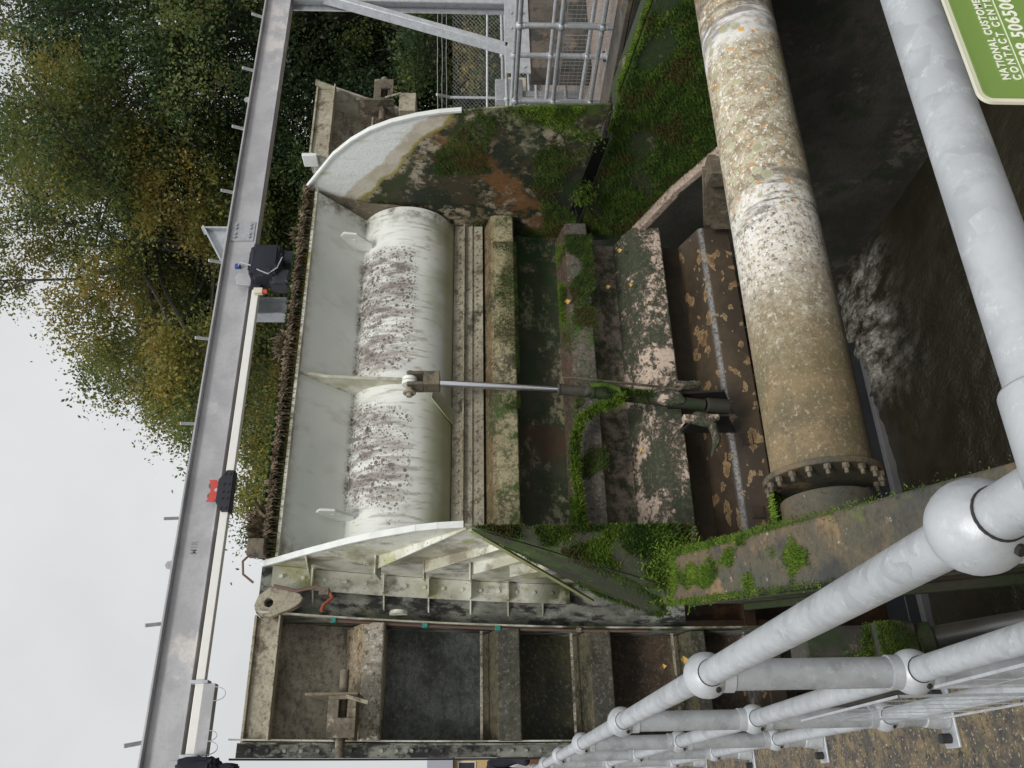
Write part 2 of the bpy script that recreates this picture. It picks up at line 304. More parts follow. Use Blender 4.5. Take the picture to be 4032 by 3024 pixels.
def mk_far():
    m = M("brown_block_paving")
    b = m.n("TexBrick"); m.l(m.vec((1, 1, 1)), b.inputs['Vector']); b.inputs['Scale'].default_value = 3.2
    b.inputs['Color1'].default_value = (.24, .18, .15, 1); b.inputs['Color2'].default_value = (.27, .22, .19, 1); b.inputs['Mortar'].default_value = (.11, .10, .09, 1)
    c = m.mx(m.mul(m.st(m.noise(2.2, 7), .45, .6), .5), b.outputs['Color'], (.30, .26, .22))
    return m.fin(c, .85, m.noise(30, 6), .4, .01)
def plain(name, col, ro=.5, met=0., var=.25, bs=.1):
    m = M(name); c = m.mx(m.mul(m.st(m.noise(9, 6), .35, .7), var), col, tuple(q*.45 for q in col))
    return m.fin(c, ro, m.noise(40, 5), bs, .003, met)
MT = dict(
 flap=mk_flap(), cheek=mk_cheek("moss_and_rust_on_white_plate", 0), outer=mk_outer(), web=mk_web(), panel=mk_panel(), lower=mk_lower(), bottom=mk_bottom(),
 g1=mk_girder("beige_girder", (.36, .32, .20), (.22, .19, .10), (.19, .12, .06), moss=((.045, .075, .012), (4.1, 0, 0), .50)),
 g2=mk_girder("grey_brown_girder", (.085, .08, .07), (.13, .11, .09), (.125, .075, .05), moss=((.045, .105, .012), (1.2, 3, 0), .54)),
 g3=mk_crust("pink_encrusted_girder"), crust=mk_crust("pink_crust"),
 headm=grime('mossy_head_steel', ((.030, .045, .016), (.055, .050, .034)), [((.05, .095, .014), 1.7, .48, .58), ((.03, .03, .03), 2.6, .54, .62), ((.16, .14, .09), 6, .62, .68)], bs=.8, bd=.02),
 yedge=plain('algae_yellow_edge', (.36, .38, .18), .6),
 chrome2=plain('satin_chromed_rod', (.92, .92, .95), .38, 1., 0, 0),
 crust2=grime('pale_pink_crust', ((.60, .47, .385), (.42, .33, .26)), [((.06, .075, .04), 5, .55, .64), ((.75, .62, .52), 14, .56, .64)], bs=.9, bd=.025),
 chalk=plain('faded_marker', (.22, .22, .235), .7),
 pg=mk_girder("panel_girder", (.34, .30, .23), (.46, .42, .35), (.42, .31, .18)),
 pg2=mk_girder("dark_panel_girder", (.055, .055, .045), (.10, .095, .07), (.13, .11, .06)),
 pipe=mk_pipe(), galv=mk_galv("galvanised_steel", .86), galvd=mk_galv("dull_galvanised_steel", .72), beam=mk_beam(), wall=mk_wall(),
 moss=mk_moss("bright_moss", (.085, .155, .016), (.15, .23, .03), (.05, .085, .014)), dmoss=mk_moss("dark_moss", (.035, .068, .012), (.075, .130, .020), (.07, .065, .02)),
 root=mk_moss("dead_root_fibre", (.12, .09, .06), (.22, .17, .12)), water=mk_water(), deck=mk_deck(), far=mk_far(),
 alu=plain("brushed_aluminium", (.72, .71, .68), .4, .2, .1), dark=plain("black_plastic", (.012, .013, .02), .6), cloth=plain("navy_cover_cloth", (.012, .014, .024), .85, 0, .3, .6),
 red=plain("red_paint", (.55, .06, .05), .45), chrome=plain("chromed_rod", (.72, .73, .78), .2, 1., .05, 0), cream=plain("cream_paint", (.66, .62, .50), .5),
 beige=grime("beige_weathered_steel", ((.42, .39, .30), (.30, .27, .20)), [((.16, .12, .08), 6, .54, .64), ((.10, .09, .06), 3, .58, .68)]),
 grimy=grime("brown_grimy_steel", ((.21, .175, .125), (.12, .10, .07)), [((.30, .27, .2), 9, .56, .64), ((.05, .045, .035), 4, .54, .64)]),
 armm=grime("mossy_brown_arm", ((.075, .075, .055), (.17, .12, .065)), [((.045, .045, .045), 1.3, .48, .6), ((.24, .16, .085), 3.1, .56, .66), ((.12, .14, .03), 2.2, .62, .70), ((.40, .34, .26), 18, .64, .69)]),
 darkm=grime("dark_moss_steel", ((.030, .055, .012), (.050, .046, .030)), [((.028, .052, .012), 1.2, .46, .56), ((.24, .19, .14), 3.2, .60, .65)], bs=.8, bd=.02),
 cyl=grime("mossy_cylinder_steel", ((.040, .038, .03), (.07, .062, .048)), [((.02, .045, .01), 2.4, .50, .6), ((.14, .115, .085), 7, .62, .68)]),
 rib=grime("rusty_bulkhead", ((.11, .055, .028), (.04, .028, .02)), [((.20, .09, .035), 3, .54, .64)]),
 slab=grime("dark_slate_sill", ((.018, .022, .028), (.026, .03, .036)), [((.05, .05, .05), 4, .6, .7)], ro=.35),
 lip=plain("grey_concrete_lip", (.12, .12, .125), .6), conc=grime("old_concrete", ((.14, .12, .10), (.085, .075, .065)), [((.20, .14, .08), 3, .56, .64), ((.04, .04, .035), 2, .5, .6)]),
 sgreen=plain("sign_green", (.20, .32, .075), .35, 0, .05), sedge=plain("sign_cream", (.80, .78, .62), .35, 0, .05), swhite=plain("sign_lettering", (.90, .92, .78), .4, 0, 0),
 rubber=plain("black_rubber", (.02, .02, .02), .6), hose=plain("old_hose", (.16, .10, .08), .7), redhose=plain("red_rubber_hose", (.30, .08, .05), .5),
 teal=plain("teal_clip", (.02, .22, .18), .5), whitefoam=plain("white_debris", (.55, .52, .48), .8), blue=plain("blue_plastic", (.03, .06, .28), .4),
)
# ------------------------------------------------------------------ mesh helper
class MB:
    def __init__(s): s.v = []; s.f = []
    def add(s, vs, fs):
        o = len(s.v); s.v += [tuple(q) for q in vs]; s.f += [tuple(i+o for i in f) for f in fs]; return s
    def box(s, x0, x1, y0, y1, z0, z1):
        return s.add([(x, y, z) for x in (x0, x1) for y in (y0, y1) for z in (z0, z1)],
                     [(0, 1, 3, 2), (4, 6, 7, 5), (0, 4, 5, 1), (2, 3, 7, 6), (0, 2, 6, 4), (1, 5, 7, 3)])
    def prism(s, poly, d, o=(0, 0, 0)):        # closed polygon of 3-d points swept by d
        n = len(poly); a = [Vector(p) for p in poly]; d = Vector(d)
        return s.add(a + [p+d for p in a], [tuple(range(n))[::-1], tuple(range(n, 2*n))] + [(i, (i+1) % n, (i+1) % n+n, i+n) for i in range(n)])
    def tube(s, pts, r, n=14, caps=True):
        pts = [Vector(p) for p in pts]; rr = r if isinstance(r, (list, tuple)) else [r]*len(pts); rings = []
        t0 = (pts[1]-pts[0]).normalized(); a = t0.orthogonal().normalized()
        for i, p in enumerate(pts):
            t = (pts[min(i+1, len(pts)-1)]-pts[max(i-1, 0)]).normalized(); a = (a-t*a.dot(t)).normalized(); b = t.cross(a)
            rings += [p+(a*math.cos(2*math.pi*k/n)+b*math.sin(2*math.pi*k/n))*rr[i] for k in range(n)]
        fs = [(i*n+k, i*n+(k+1) % n, (i+1)*n+(k+1) % n, (i+1)*n+k) for i in range(len(pts)-1) for k in range(n)]
        if caps: fs += [tuple(range(n))[::-1], tuple(range((len(pts)-1)*n, len(pts)*n))]
        return s.add(rings, fs)
    def bar(s, a, b, w, h, up=(0, 0, 1)):
        a, b = Vector(a), Vector(b); t = (b-a).normalized(); u = Vector(up); sd = t.cross(u).normalized(); u = sd.cross(t)
        q = [(-1, -1), (1, -1), (1, 1), (-1, 1)]
        return s.prism([a+sd*(x*w/2)+u*(y*h/2) for x, y in q], b-a)
    def ball(s, c, r, n=18, m=12, sq=(1, 1, 1)):
        c = Vector(c); vs = [c+Vector((0, 0, r*sq[2]))]
        for j in range(1, m):
            for k in range(n):
                p = math.pi*j/m; q = 2*math.pi*k/n; vs.append(c+Vector((r*sq[0]*math.sin(p)*math.cos(q), r*sq[1]*math.sin(p)*math.sin(q), r*sq[2]*math.cos(p))))
        vs.append(c-Vector((0, 0, r*sq[2]))); e = len(vs)-1
        fs = [(0, 1+k, 1+(k+1) % n) for k in range(n)] + [(e, e-n+(k+1) % n, e-n+k) for k in range(n)]
        fs += [(1+j*n+k, 1+(j+1)*n+k, 1+(j+1)*n+(k+1) % n, 1+j*n+(k+1) % n) for j in range(m-2) for k in range(n)]
        return s.add(vs, fs)
    def bolt(s, p, d=(0, -1, 0), r=.014, h=.016): p = Vector(p); return s.tube([p, p+Vector(d)*h], r, 6)
    def build(s, name, mat, parent=None, bevel=0., ang=35, label=None):
        me = bpy.data.meshes.new(name); me.from_pydata(s.v, [], s.f); me.validate(); me.update()
        b = bmesh.new(); b.from_mesh(me); bmesh.ops.recalc_face_normals(b, faces=b.faces); b.to_mesh(me); b.free()
        me.shade_smooth(); me.set_sharp_from_angle(angle=rad(ang)); me.materials.append(mat)
        return link(name, me, parent, bevel, label)
def link(name, me, parent=None, bevel=0., label=None):
    o = bpy.data.objects.new(name, me); C.objects.link(o)
    if parent: o.parent = parent; o.matrix_parent_inverse = Matrix.Translation(-wl(parent))
    if bevel:
        k = o.modifiers.new("edge", 'BEVEL'); k.width = bevel; k.segments = 2; k.limit_method = 'ANGLE'; k.angle_limit = rad(40); k.harden_normals = False
    if label: o['label'] = label
    return o
def wl(o):
    return Vector(o.location) if o.parent is None else Vector((0, 0, 0))
def tag(o, label, cat, group=None):
    o['label'] = label; o['category'] = cat
    if group: o['group'] = group
    return o
def thing(name, label, cat, loc=(0, 0, 0), group=None):
    o = bpy.data.objects.new(name, None); o.empty_display_size = .2; C.objects.link(o); o.location = loc; return tag(o, label, cat, group)
def setting(o): o['kind'] = 'structure'; return o
def copytree(o, parent=None):
    c = o.copy(); C.objects.link(c); c.parent = parent
    if parent is not None: c.matrix_parent_inverse = o.matrix_parent_inverse.copy()
    for ch in [q for q in C.objects if q.parent is o]: copytree(ch, c)
    return c
def grid_plate(name, fn, nu, nv, thick, mat, parent, disp=0.):
    """curved plate from fn(u,v) with thickness along +y"""
    mb = MB(); vs = [fn(i/nu, j/nv) for i in range(nu+1) for j in range(nv+1)]
    k = nv+1; N = len(vs); vb = [(x, y+thick, z) for x, y, z in vs]
    fs = [(i*k+j, (i+1)*k+j, (i+1)*k+j+1, i*k+j+1) for i in range(nu) for j in range(nv)]
    fs += [tuple(q+N for q in f[::-1]) for f in fs]
    rim = [i*k for i in range(nu+1)] + [nu*k+j for j in range(1, nv+1)] + [i*k+nv for i in range(nu-1, -1, -1)] + [j for j in range(nv-1, 0, -1)]
    fs += [(rim[i], rim[(i+1) % len(rim)], rim[(i+1) % len(rim)]+N, rim[i]+N) for i in range(len(rim))]
    mb.add(vs+vb, fs); return mb.build(name, mat, parent)
def tufts(name, places, n, mat, h=.03, hang=False, parent=None, label=None):
    """moss: many small blades. places = list of functions giving (point, normal)"""
    V = []; Fc = []
    for i in range(n):
        p, nn = places(i); p = Vector(p); nn = Vector(nn).normalized()
        hh = h*(.4+rnd.random()); a = rnd.random()*6.28; t = nn.orthogonal(); t.rotate(Matrix.Rotation(a, 3, nn)); 
        lean = Vector((rnd.gauss(0, .5), rnd.gauss(0, .5), rnd.gauss(0, .3)-(.8 if hang else .15)))*hh
        wd = hh*.13; o = len(V); V += [p-t*wd, p+t*wd, p+nn*hh*.6+t*wd*.8+lean*.4, p+nn*hh*.6-t*wd*.8+lean*.4, p+nn*hh+lean]
        Fc += [(o, o+1, o+2, o+3), (o+3, o+2, o+4)]
    me = bpy.data.meshes.new(name); me.from_pydata([tuple(v) for v in V], [], Fc); me.materials.append(mat)
    o = link(name, me, parent, 0, label); return o
def clumpy(seed, scale=1.): 
    from mathutils import noise as nn
    return lambda p: nn.noise(Vector(p)*scale+Vector((seed, seed*1.7, seed*.3)))
def Ysk(z): return -1.05+math.sqrt(79.2-(z+.7)**2)

# ================================================================== setting
setting(MB().box(-40, .32, -6, 60, -4.6, 0).build("near_bank", MT['deck']))
setting(MB().box(6.97, 60, -6, 60, -4.6, -.02).build("far_bank", MT['far']))
mb = MB(); mb.box(6.90, 6.968, -4, 8.1, -4.6, .02)
setting(MB().box(.32, 6.97, -8, 14, -5.2, -4.5).build("channel_bed", MT['wall']))
tag(MB().box(6.86, 7.0, -4, 12.5, -4.5, .05).build("channel_wall", MT['wall'], bevel=.01), "dark mossy concrete wall dropping to the water on the far side of the channel", "wall")
tag(MB().box(.30, .40, -4, 12.5, -4.5, -.02).build("channel_wall", MT['wall'], bevel=.01), "near channel wall under the gritty deck and its handrail", "wall")
setting(MB().box(6.86, 7.32, -4, 14, .05, .11).build("pavement_kerb", MT['conc'], bevel=.012))
# water: a real rippled sheet
nx, ny = 150, 260
nz_ = clumpy(3.3, 1.9); nz2 = clumpy(8.1, 6.0)
def wfn(u, v):
    x = .4+u*6.46; y = -4+v*15.0
    boil = max(0, 1-abs(x-5.5)/1.7)*max(0, 1-abs(y-9.7)/1.3)
    return (x, y, -3.9+.015*nz_((x, y, 0))+.012*nz2((x, y, 0))+boil*(.12+.16*abs(nz2((x*1.2, y, 3)))))
vs = [wfn(i/nx, j/ny) for i in range(nx+1) for j in range(ny+1)]; k = ny+1
fs = [(i*k+j, (i+1)*k+j, (i+1)*k+j+1, i*k+j+1) for i in range(nx) for j in range(ny)]
setting(MB().add(vs, fs).build("water", MT['water'], ang=180))
setting(MB().box(.4, 6.86, 12.6, 60, -1.5, -.6).build("upstream_water", MT['water']))
# sill below the gate, rusty stop boards behind it
t = thing("weir_sill", "dark slate sill with a pale grey lip lying across the channel below the gate", "weir", (3.0, 10.6, -4.4))
MB().box(.4, 5.7, 9.99, 10.5, -4.4, -3.66).build("sill_block", MT['slab'], t, .01)
MB().box(.4, 5.7, 9.88, 9.988, -4.4, -3.80).build("lip", MT['lip'], t, .006)
for x in (1.2, 2.5, 3.8): MB().box(x, x+.025, 9.982, 9.992, -3.79, -3.67).build("joint", MT['lip'], t)
t = thing("stop_boards", "rust brown ribbed bulkhead in the dark opening behind the gate foot", "bulkhead", (3.6, 10.9, -3.9))
MB().box(.4, 6.86, 11.2, 11.3, -4.4, .9).build("plate", MT['rib'], t)
for i in range(16): MB().box(.75+i*.4, .87+i*.4, 10.95, 11.199, -3.3, .3).build("rib", MT['rib'], t, .008)
MB().box(.4, 6.86, 10.92, 11.2, -2.1, -1.95).build("waler", MT['rib'], t)

# ================================================================== radial sluice gate
G = thing("sluice_gate", "large weathered steel sluice gate with white curved end plates and mossy girders", "sluice gate", (3.8, 6.5, -1.4))
grid_plate("skin_plate", lambda u, v: (1.84+u*3.92, Ysk(-1.42+v*3.22)+.02, -1.42+v*3.22), 2, 30, .02, MT['lower'], G)
def girder(z_a, z_t, z_b, d, mat, x0=1.84, x1=5.76, name="girder", parent=None):
    ys = Ysk((z_t+z_b)/2); yf = ys-d; mb = MB()
    mb.prism([(x0, ys+.018, z_a), (x0, yf+.02, z_t+.015), (x0, yf, z_t-.02), (x0, yf, z_b), (x0, yf+.03, z_b-.012), (x0, ys+.018, z_b)], (x1-x0, 0, 0))
    return mb.build(name, mat, parent or G, .008)
girder(1.50, 1.39, 1.165, .34, MT['g1']); girder(.66, .56, .34, .36, MT['g2']); girder(-.02, -.20, -.50, .36, MT['g3']); girder(-.80, -.96, -1.29, .36, MT['bottom'])
for xq in (3.1, 2.35): MB().box(xq, xq+.12, Ysk(-1)-.385, Ysk(-1)-.362, -1.17, -1.05).build("cover_plate", MT['bottom'], G, .004)
# hinge strip with bolt rows under the flap
mb = MB(); ys = Ysk(1.62); mb.box(1.84, 5.76, ys-.05, ys+.0, 1.49, 1.80).box(1.84, 5.76, ys-.10, ys-.051, 1.685, 1.70).box(1.84, 5.76, ys-.07, ys-.051, 1.60, 1.612)
x = 1.9
while x < 5.74: mb.bolt((x, ys-.05, 1.745)); mb.bolt((x, ys-.05, 1.56), r=.012); x += .105
mb.build("hinge_plate", MT['beige'], G, .002)
# white debris caught under the foot of the gate
mb = MB()
for i in range(13):
    x = 1.95+i*.29+rnd.uniform(-.06, .06); w_ = rnd.uniform(.05, .12); yy = Ysk(-1.4)-rnd.uniform(.02, .2)
    mb.add([(x, yy, -1.30), (x+w_, yy-.02, -1.30), (x+w_*.5, yy+.03, -1.43-rnd.random()*.05), (x+w_*.4, yy-.05, -1.34)], [(0, 1, 3), (1, 2, 3), (0, 3, 2), (0, 2, 1)])
mb.build("caught_debris", MT['whitefoam'], G)["kind"] = "stuff"
# end plates
RC = [(6.90, 3.34), (6.70, 3.20), (6.39, 2.98), (6.19, 2.78), (6.04, 2.58), (5.93, 2.36), (5.85, 2.12), (5.80, 1.90), (5.775, 1.70), (5.74, 1.45), (5.70, 1.0), (5.67, .31), (7.03, .50), (7.9, .62), (7.84, 1.2), (7.6, 1.9), (7.35, 2.6), (7.1, 3.0), (6.98, 3.34)]
LC = [(6.90, 3.34), (6.77, 3.18), (6.62, 3.01), (6.40, 2.74), (6.25, 2.55), (6.12, 2.36), (6.02, 2.18), (5.93, 2.01), (5.88, 1.85), (5.85, 1.66), (5.86, 1.60), (6.45, 1.12), (7.2, .55), (7.9, .0), (7.84, 1.2), (7.6, 1.9), (7.35, 2.6), (7.1, 3.0), (6.98, 3.34)]
def cheek(out, x0, x1, mat, label, nrim):
    p = MB().prism([(x0, y, z) for y, z in out], (x1-x0, 0, 0)).build("end_plate", mat, G, .003, label=label)
    mb = MB()
    for (a, b) in zip(out[:nrim-1], out[1:nrim]): mb.bar(((x0+x1)/2, a[0], a[1]), ((x0+x1)/2, b[0], b[1]), .05, .022, up=(0, -1, .3))
    mb.build("rim", plainwhite, p); return p
plainwhite = plain("clean_white_edge", (.64, .66, .64), .5)
cr_ = cheek(RC, 5.78, 5.80, MT['cheek'], "curved end plate, white above and thick with moss and rust below", 9)
cl_ = cheek(LC, 1.80, 1.82, MT['outer'], "white curved end plate seen from its ribbed outer side", 10)
# ribs on the outer side of the left plate
def rib(pts, dx=-.13, x=1.80): return MB().prism([(x, *pts[0]), (x, *pts[1]), (x+dx*pts[1][2] if len(pts[1]) > 2 else x+dx, *pts[1][:2]), (x+dx*.25, *pts[0])], (0, 0, .012))
def fin(a, b, da, db):       # plate standing off the end plate, from a to b, stand-off da..db
    mb = MB(); n = Vector((0, -(b[1]-a[1]), b[0]-a[0])).normalized()*.006
    pa, pb = Vector((1.80, a[0], a[1])), Vector((1.80, b[0], b[1]))
    q = [pa, pb, pb+Vector((-db, 0, 0)), pa+Vector((-da, 0, 0))]
    mb.prism([v-n for v in q], n*2); return mb.build("rib", MT['outer'], cl_)
fin((6.44, 2.78), (6.66, 2.36), .005, .10); fin((5.90, 1.64), (6.66, 2.36), .01, .10); fin((6.25, 1.30), (6.82, 2.0), .04, .10)
fin((6.50, 1.08), (6.92, 1.62), .06, .10); fin((6.8, .86), (7.0, 1.28), .07, .10); fin((6.58, 2.93), (6.88, 2.94), .01, .12)
fin((6.62, 2.38), (6.86, 2.36), .15, .15); fin((6.80, 2.0), (6.9, 1.99), .15, .15); fin((6.86, 1.62), (6.98, 1.61), .15, .15)
# arm heads: tapered boxes below the tips of the end plates
def head(mir):
    f = lambda p: ((3.8*2-p[0]) if mir else p[0], p[1], p[2])
    a = [f(q) for q in ((1.80, 5.85, 1.62), (1.80, 5.87, -.02), (1.34, 5.87, .16))]; b = [f(q) for q in ((1.80, 7.2, .60), (1.80, 7.2, -.35), (1.44, 7.2, .12))]
    return MB().add(a+b, [(0, 1, 2), (5, 4, 3), (0, 3, 4, 1), (1, 4, 5, 2), (2, 5, 3, 0)]).build("arm_head", MT['headm'], G, .012)
head(0)
# yellowish edge flange of the left head
MB().prism([(1.785, 5.86, 1.60), (1.34, 5.86, .18), (1.28, 6.5, .12), (1.62, 7.25, .50)], (-.012, 0, .004)).build("outer_cover", MT['headm'], G)
MB().bar((1.775, 5.87, 1.61), (1.60, 7.5, .52), .03, .02, up=(1, 0, .2)).build("edge_flange", MT['yedge'], G)
# inclined arms
def arm(mir, w_, dep, y1, y0=6.0):
    P = lambda y, dx, dz: ((7.6-(1.573-.162*(5.9-y)-dx)) if mir else (1.573-.162*(5.9-y)-dx), y, .21-.174*(5.9-y)-dz)
    A = [P(y0, 0, 0), P(y0, w_, 0), P(y0, w_, dep), P(y0, 0, dep)]; B = [P(y1, 0, 0), P(y1, w_, 0), P(y1, w_, dep), P(y1, 0, dep)]
    mb = MB().add(A+B, [(0, 1, 2, 3), (7, 6, 5, 4)]+[(i, (i+1) % 4, (i+1) % 4+4, i+4) for i in range(4)])
    return mb, P
mb, PL = arm(0, .34, .62, 1.2); LA = mb.build("arm", MT['armm'], G, .02, label="brown rust-streaked arm running down towards the handrail")
# lower flange ledge on the outer side of the left arm
mb = MB()
for dz, ww in ((.16, .02), (.56, .05)):
    a, b = Vector(PL(5.9, .34+ww/2, dz)), Vector(PL(1.3, .34+ww/2, dz)); mb.bar(a, b, ww, .05)
mb.build("flange", MT['darkm'], LA, .01)
mb, PR = arm(1, .34, 1.0, 1.2, 6.0); RA = mb.build("arm", MT['darkm'], G, .02, label="arm by the far wall, its inner face furred with moss")
# web plate joining right arm to the gate, lower edge encrusted
XW = lambda y: (6.026+.162*(5.9-y)-.006) if y < 6.3 else (5.955-(y-6.3)*.08)
top_ = [(4.2, -.09), (5.0, .05), (5.72, .13), (6.3, .21), (7.03, .32), (7.85, .44)]; bot_ = [(4.2, -1.05), (5.0, -1.0), (5.72, -.98), (6.36, -.93), (7.0, -.55), (7.80, -.12)]
for (a, b) in ((0, 5),):
    vs = [(XW(y), y, z) for y, z in top_]+[(XW(y), y, z) for y, z in bot_]; vs += [(x+.02, y, z) for x, y, z in vs]; n = 6
    fs = [(i, i+1, n+i+1, n+i) for i in range(5)]; fs += [tuple(q+12 for q in f[::-1]) for f in fs]; rim = [0, 1, 2, 3, 4, 5, 11, 10, 9, 8, 7, 6]
    fs += [(rim[i], rim[(i+1) % 12], rim[(i+1) % 12]+12, rim[i]+12) for i in range(12)]
    MB().add(vs, fs).build("arm_web", MT['darkm'], G)
MB().box(6.06, 6.08, 6.4, 7.9, .0, .6).build("slot_shade_sheet", MT['rubber'], G)  # added black sheet, stands in for the shade inside the slot
mb = MB().bar((5.78, 7.80, -.16), (5.86, 6.95, -.58), .16, .10).bar((5.86, 6.98, -.56), (5.90, 6.36, -.96), .13, .09)
mb.build("encrusted_flange", MT['crust2'], G, .02)
MB().box(5.62, 5.86, 6.40, 6.62, -1.35, -.80).prism([(5.75, 6.5, -.75), (5.60, 7.3, -.95), (5.60, 7.3, -1.3), (5.75, 6.45, -1.35)], (.04, 0, 0)).build("foot_bracket", MT['grimy'], G, .01)
# side panels with box girders
def panel(x0, x1, left):
    zlo = -1.42 if left else 1.2
    p = grid_plate("side_panel", lambda u, v: (x0+u*(x1-x0), Ysk(zlo+v*(3.34-zlo))+.25, zlo+v*(3.34-zlo)), 2, 26, .02, MT['panel'], G)
    p['label'] = "left outer panel crossed by box girders" if left else "right outer panel rising behind the end plate"
    xs, xe = x0+.015, x1-.015
    mb = MB(); mb.box(x0, x1, 6.86, 7.2, 3.325, 3.345).box(xs, xe, 6.895, 6.91, 3.14, 3.324).box(xs, xe, 6.80, 6.894, 3.125, 3.139); mb.build("top_flange", MT['beige'], p, .003)
    gs = [(2.74, 2.50, 2.34, MT['pg']), (1.52, 1.38, 1.19, MT['pg2']), (.70, .55, .36, MT['pg2']), (-.25, -.40, -.52, MT['pg2']), (-.92, -1.05, -1.2, MT['bottom'])]
    for (za, zt, zb, mt) in gs if left else gs[:2]:
        ys = Ysk(zt)+.27; yf = Ysk(zt)-.12
        MB().prism([(xs, ys, za), (xs, yf, zt), (xs, yf, zb), (xs, yf+.02, zb-.01), (xs, ys, zb)], (xe-xs, 0, 0)).build("girder", mt, p, .008)
        if left and zt < 2: MB().box(xs, xe, yf+.12, yf+.13, za-.01, za+.012).build("ledge", MT['pg'], p)
    # edge webs
    for xx in (x0-.012, x1):
        mb = MB(); n = 24
        a = [(xx, Ysk(z)-.10, z) for z in [zlo+i*(3.32-zlo)/n for i in range(n+1)]]; b = [(xx, Ysk(z)+.27, z) for z in [zlo+i*(3.32-zlo)/n for i in range(n+1)]][::-1]
        mb.prism(a+b, (.012, 0, 0)); mb.build("edge_web", MT['outer'] if not left else MT['web'], p)
    return p
pl = panel(.44, 1.385, True); pr_ = panel(6.18, 7.20, False)
# bolted seal strips
def seal(x0, x1, zlo, mat):
    mb = MB(); n = 22; zz = [zlo+i*(3.36-zlo)/n for i in range(n+1)]
    mb.prism([(x0, Ysk(z)-.03, z) for z in zz]+[(x0, Ysk(z)-.015, z) for z in zz[::-1]], (x1-x0, 0, 0)); z = 3.27
    while z > zlo: mb.bolt(((x0+x1)/2, Ysk(z)-.03, z), r=.016, h=.02); z -= .118
    return mb.build("seal_strip", mat, G)
seal(.335, .437, -1.3, MT['web']); seal(7.21, 7.29, 1.3, MT['beige'])
mb = MB(); zz = [-1.3+i*4.7/20 for i in range(21)]
mb.prism([(.318, Ysk(z)-.04, z) for z in zz]+[(.318, Ysk(z)-.01, z) for z in zz[::-1]], (.014, 0, 0)).build("rubber_seal", MT['rubber'], G)
mb = MB(); mb.prism([(.45, Ysk(z)-.115, z) for z in zz]+[(.45, Ysk(z)-.10, z) for z in zz[::-1]], (.012, 0, 0)).build("edge_trim", MT['outer'], G)
# post between panel and end plate
zz = [-.4+i*3.74/18 for i in range(19)]
MB().prism([(1.40, Ysk(z)+.02, z) for z in zz]+[(1.40, Ysk(z)+.04, z) for z in zz[::-1]], (.40, 0, 0)).build("post", MT['web'], G)
mb = MB(); z5 = [.7+i*2.55/12 for i in range(13)]
mb.prism([(1.62, Ysk(z)-.035, z) for z in z5]+[(1.62, Ysk(z)-.018, z) for z in z5[::-1]], (.175, 0, 0))
for z in [3.18-.165*i for i in range(15)]: mb.bolt((1.71, Ysk(z)-.035, z), r=.018, h=.014)
mb.build("bolted_flange", MT['outer'], G)
for z in (2.93, 2.36, 1.98, 1.61, 1.27, .95):
    MB().prism([(1.62, Ysk(z)-.04, z), (1.50, Ysk(z)+.02, z), (1.62, Ysk(z)+.02, z)], (0, 0, .012)).build("post_fin", MT['outer'], G)
for z in (2.93, 2.36, 1.98, 1.61, 1.27): MB().box(1.63, 1.79, Ysk(z)-.12, Ysk(z)-.036, z, z+.012).build("stiffener", MT['outer'], G)
zz = [-1.3+i*4.6/20 for i in range(21)]
MB().prism([(1.388, Ysk(z)-.14, z) for z in zz]+[(1.388, Ysk(z)+.02, z) for z in zz[::-1]], (.014, 0, 0)).build("post_edge", MT['outer'], G)
MB().tube([(1.365, Ysk(z)-.13, z) for z in [0+i*.2 for i in range(15)]], .012, 8).build("conduit", MT['hose'], G)
for z in (2.72, 2.18-.2, 1.35, .62): MB().box(1.348, 1.386, Ysk(z)-.155, Ysk(z)-.11, z, z+.05).build("pipe_clip", MT['teal'] if z > 1 else MT['grimy'], G, .004)
mb = MB(); mb.prism([(1.40, 7.02+.10*math.cos(a)-.0, 2.21+.075*math.sin(a)) for a in [math.pi/2+i*math.pi/10 for i in range(11)]], (.03, 0, 0)); mb.build("half_round_lug", MT['outer'], G)
# lifting eye on the post head
def eye(xc, par):
    mb = MB(); N_ = 28; out_ = []; hole = []
    shape = [(-.13, .02), (-.06, .12), (.02, .145), (.07, .13), (.10, .09), (.11, 0), (.04, -.18), (-.02, -.25), (-.07, -.21), (-.12, -.06)]
    for i in range(40):
        a = 2*math.pi*i/40; d = Vector((math.cos(a), math.sin(a))); best = 0
        for j in range(len(shape)):
            p, q = Vector(shape[j]), Vector(shape[(j+1) % len(shape)]); e = q-p; den = d.x*e.y-d.y*e.x
            if abs(den) < 1e-9: continue
            t_ = (p.x*e.y-p.y*e.x)/den; s_ = (p.x*d.y-p.y*d.x)/den
            if t_ > 0 and -1e-6 <= s_ <= 1+1e-6: best = max(best, t_)
        out_.append(d*best); hole.append(d*.035)
    y = 6.80; c = Vector((xc, y, 3.20)); vs = []
    for yy in (y, y+.09):
        vs += [(xc-v.x*1.0, yy, 3.20+v.y) for v in out_] + [(xc-v.x, yy, 3.23+v.y) for v in hole]
    n = 40; fs = []
    for i in range(n):
        j = (i+1) % n; fs += [(i, j, n+j, n+i), (2*n+j, 2*n+i, 3*n+i, 3*n+j), (j, i, 2*n+i, 2*n+j), (n+i, n+j, 3*n+j, 3*n+i)]
    mb.add(vs, fs); return mb.build("lifting_eye", MT['beige'], par, .006)
eye(1.47, G)
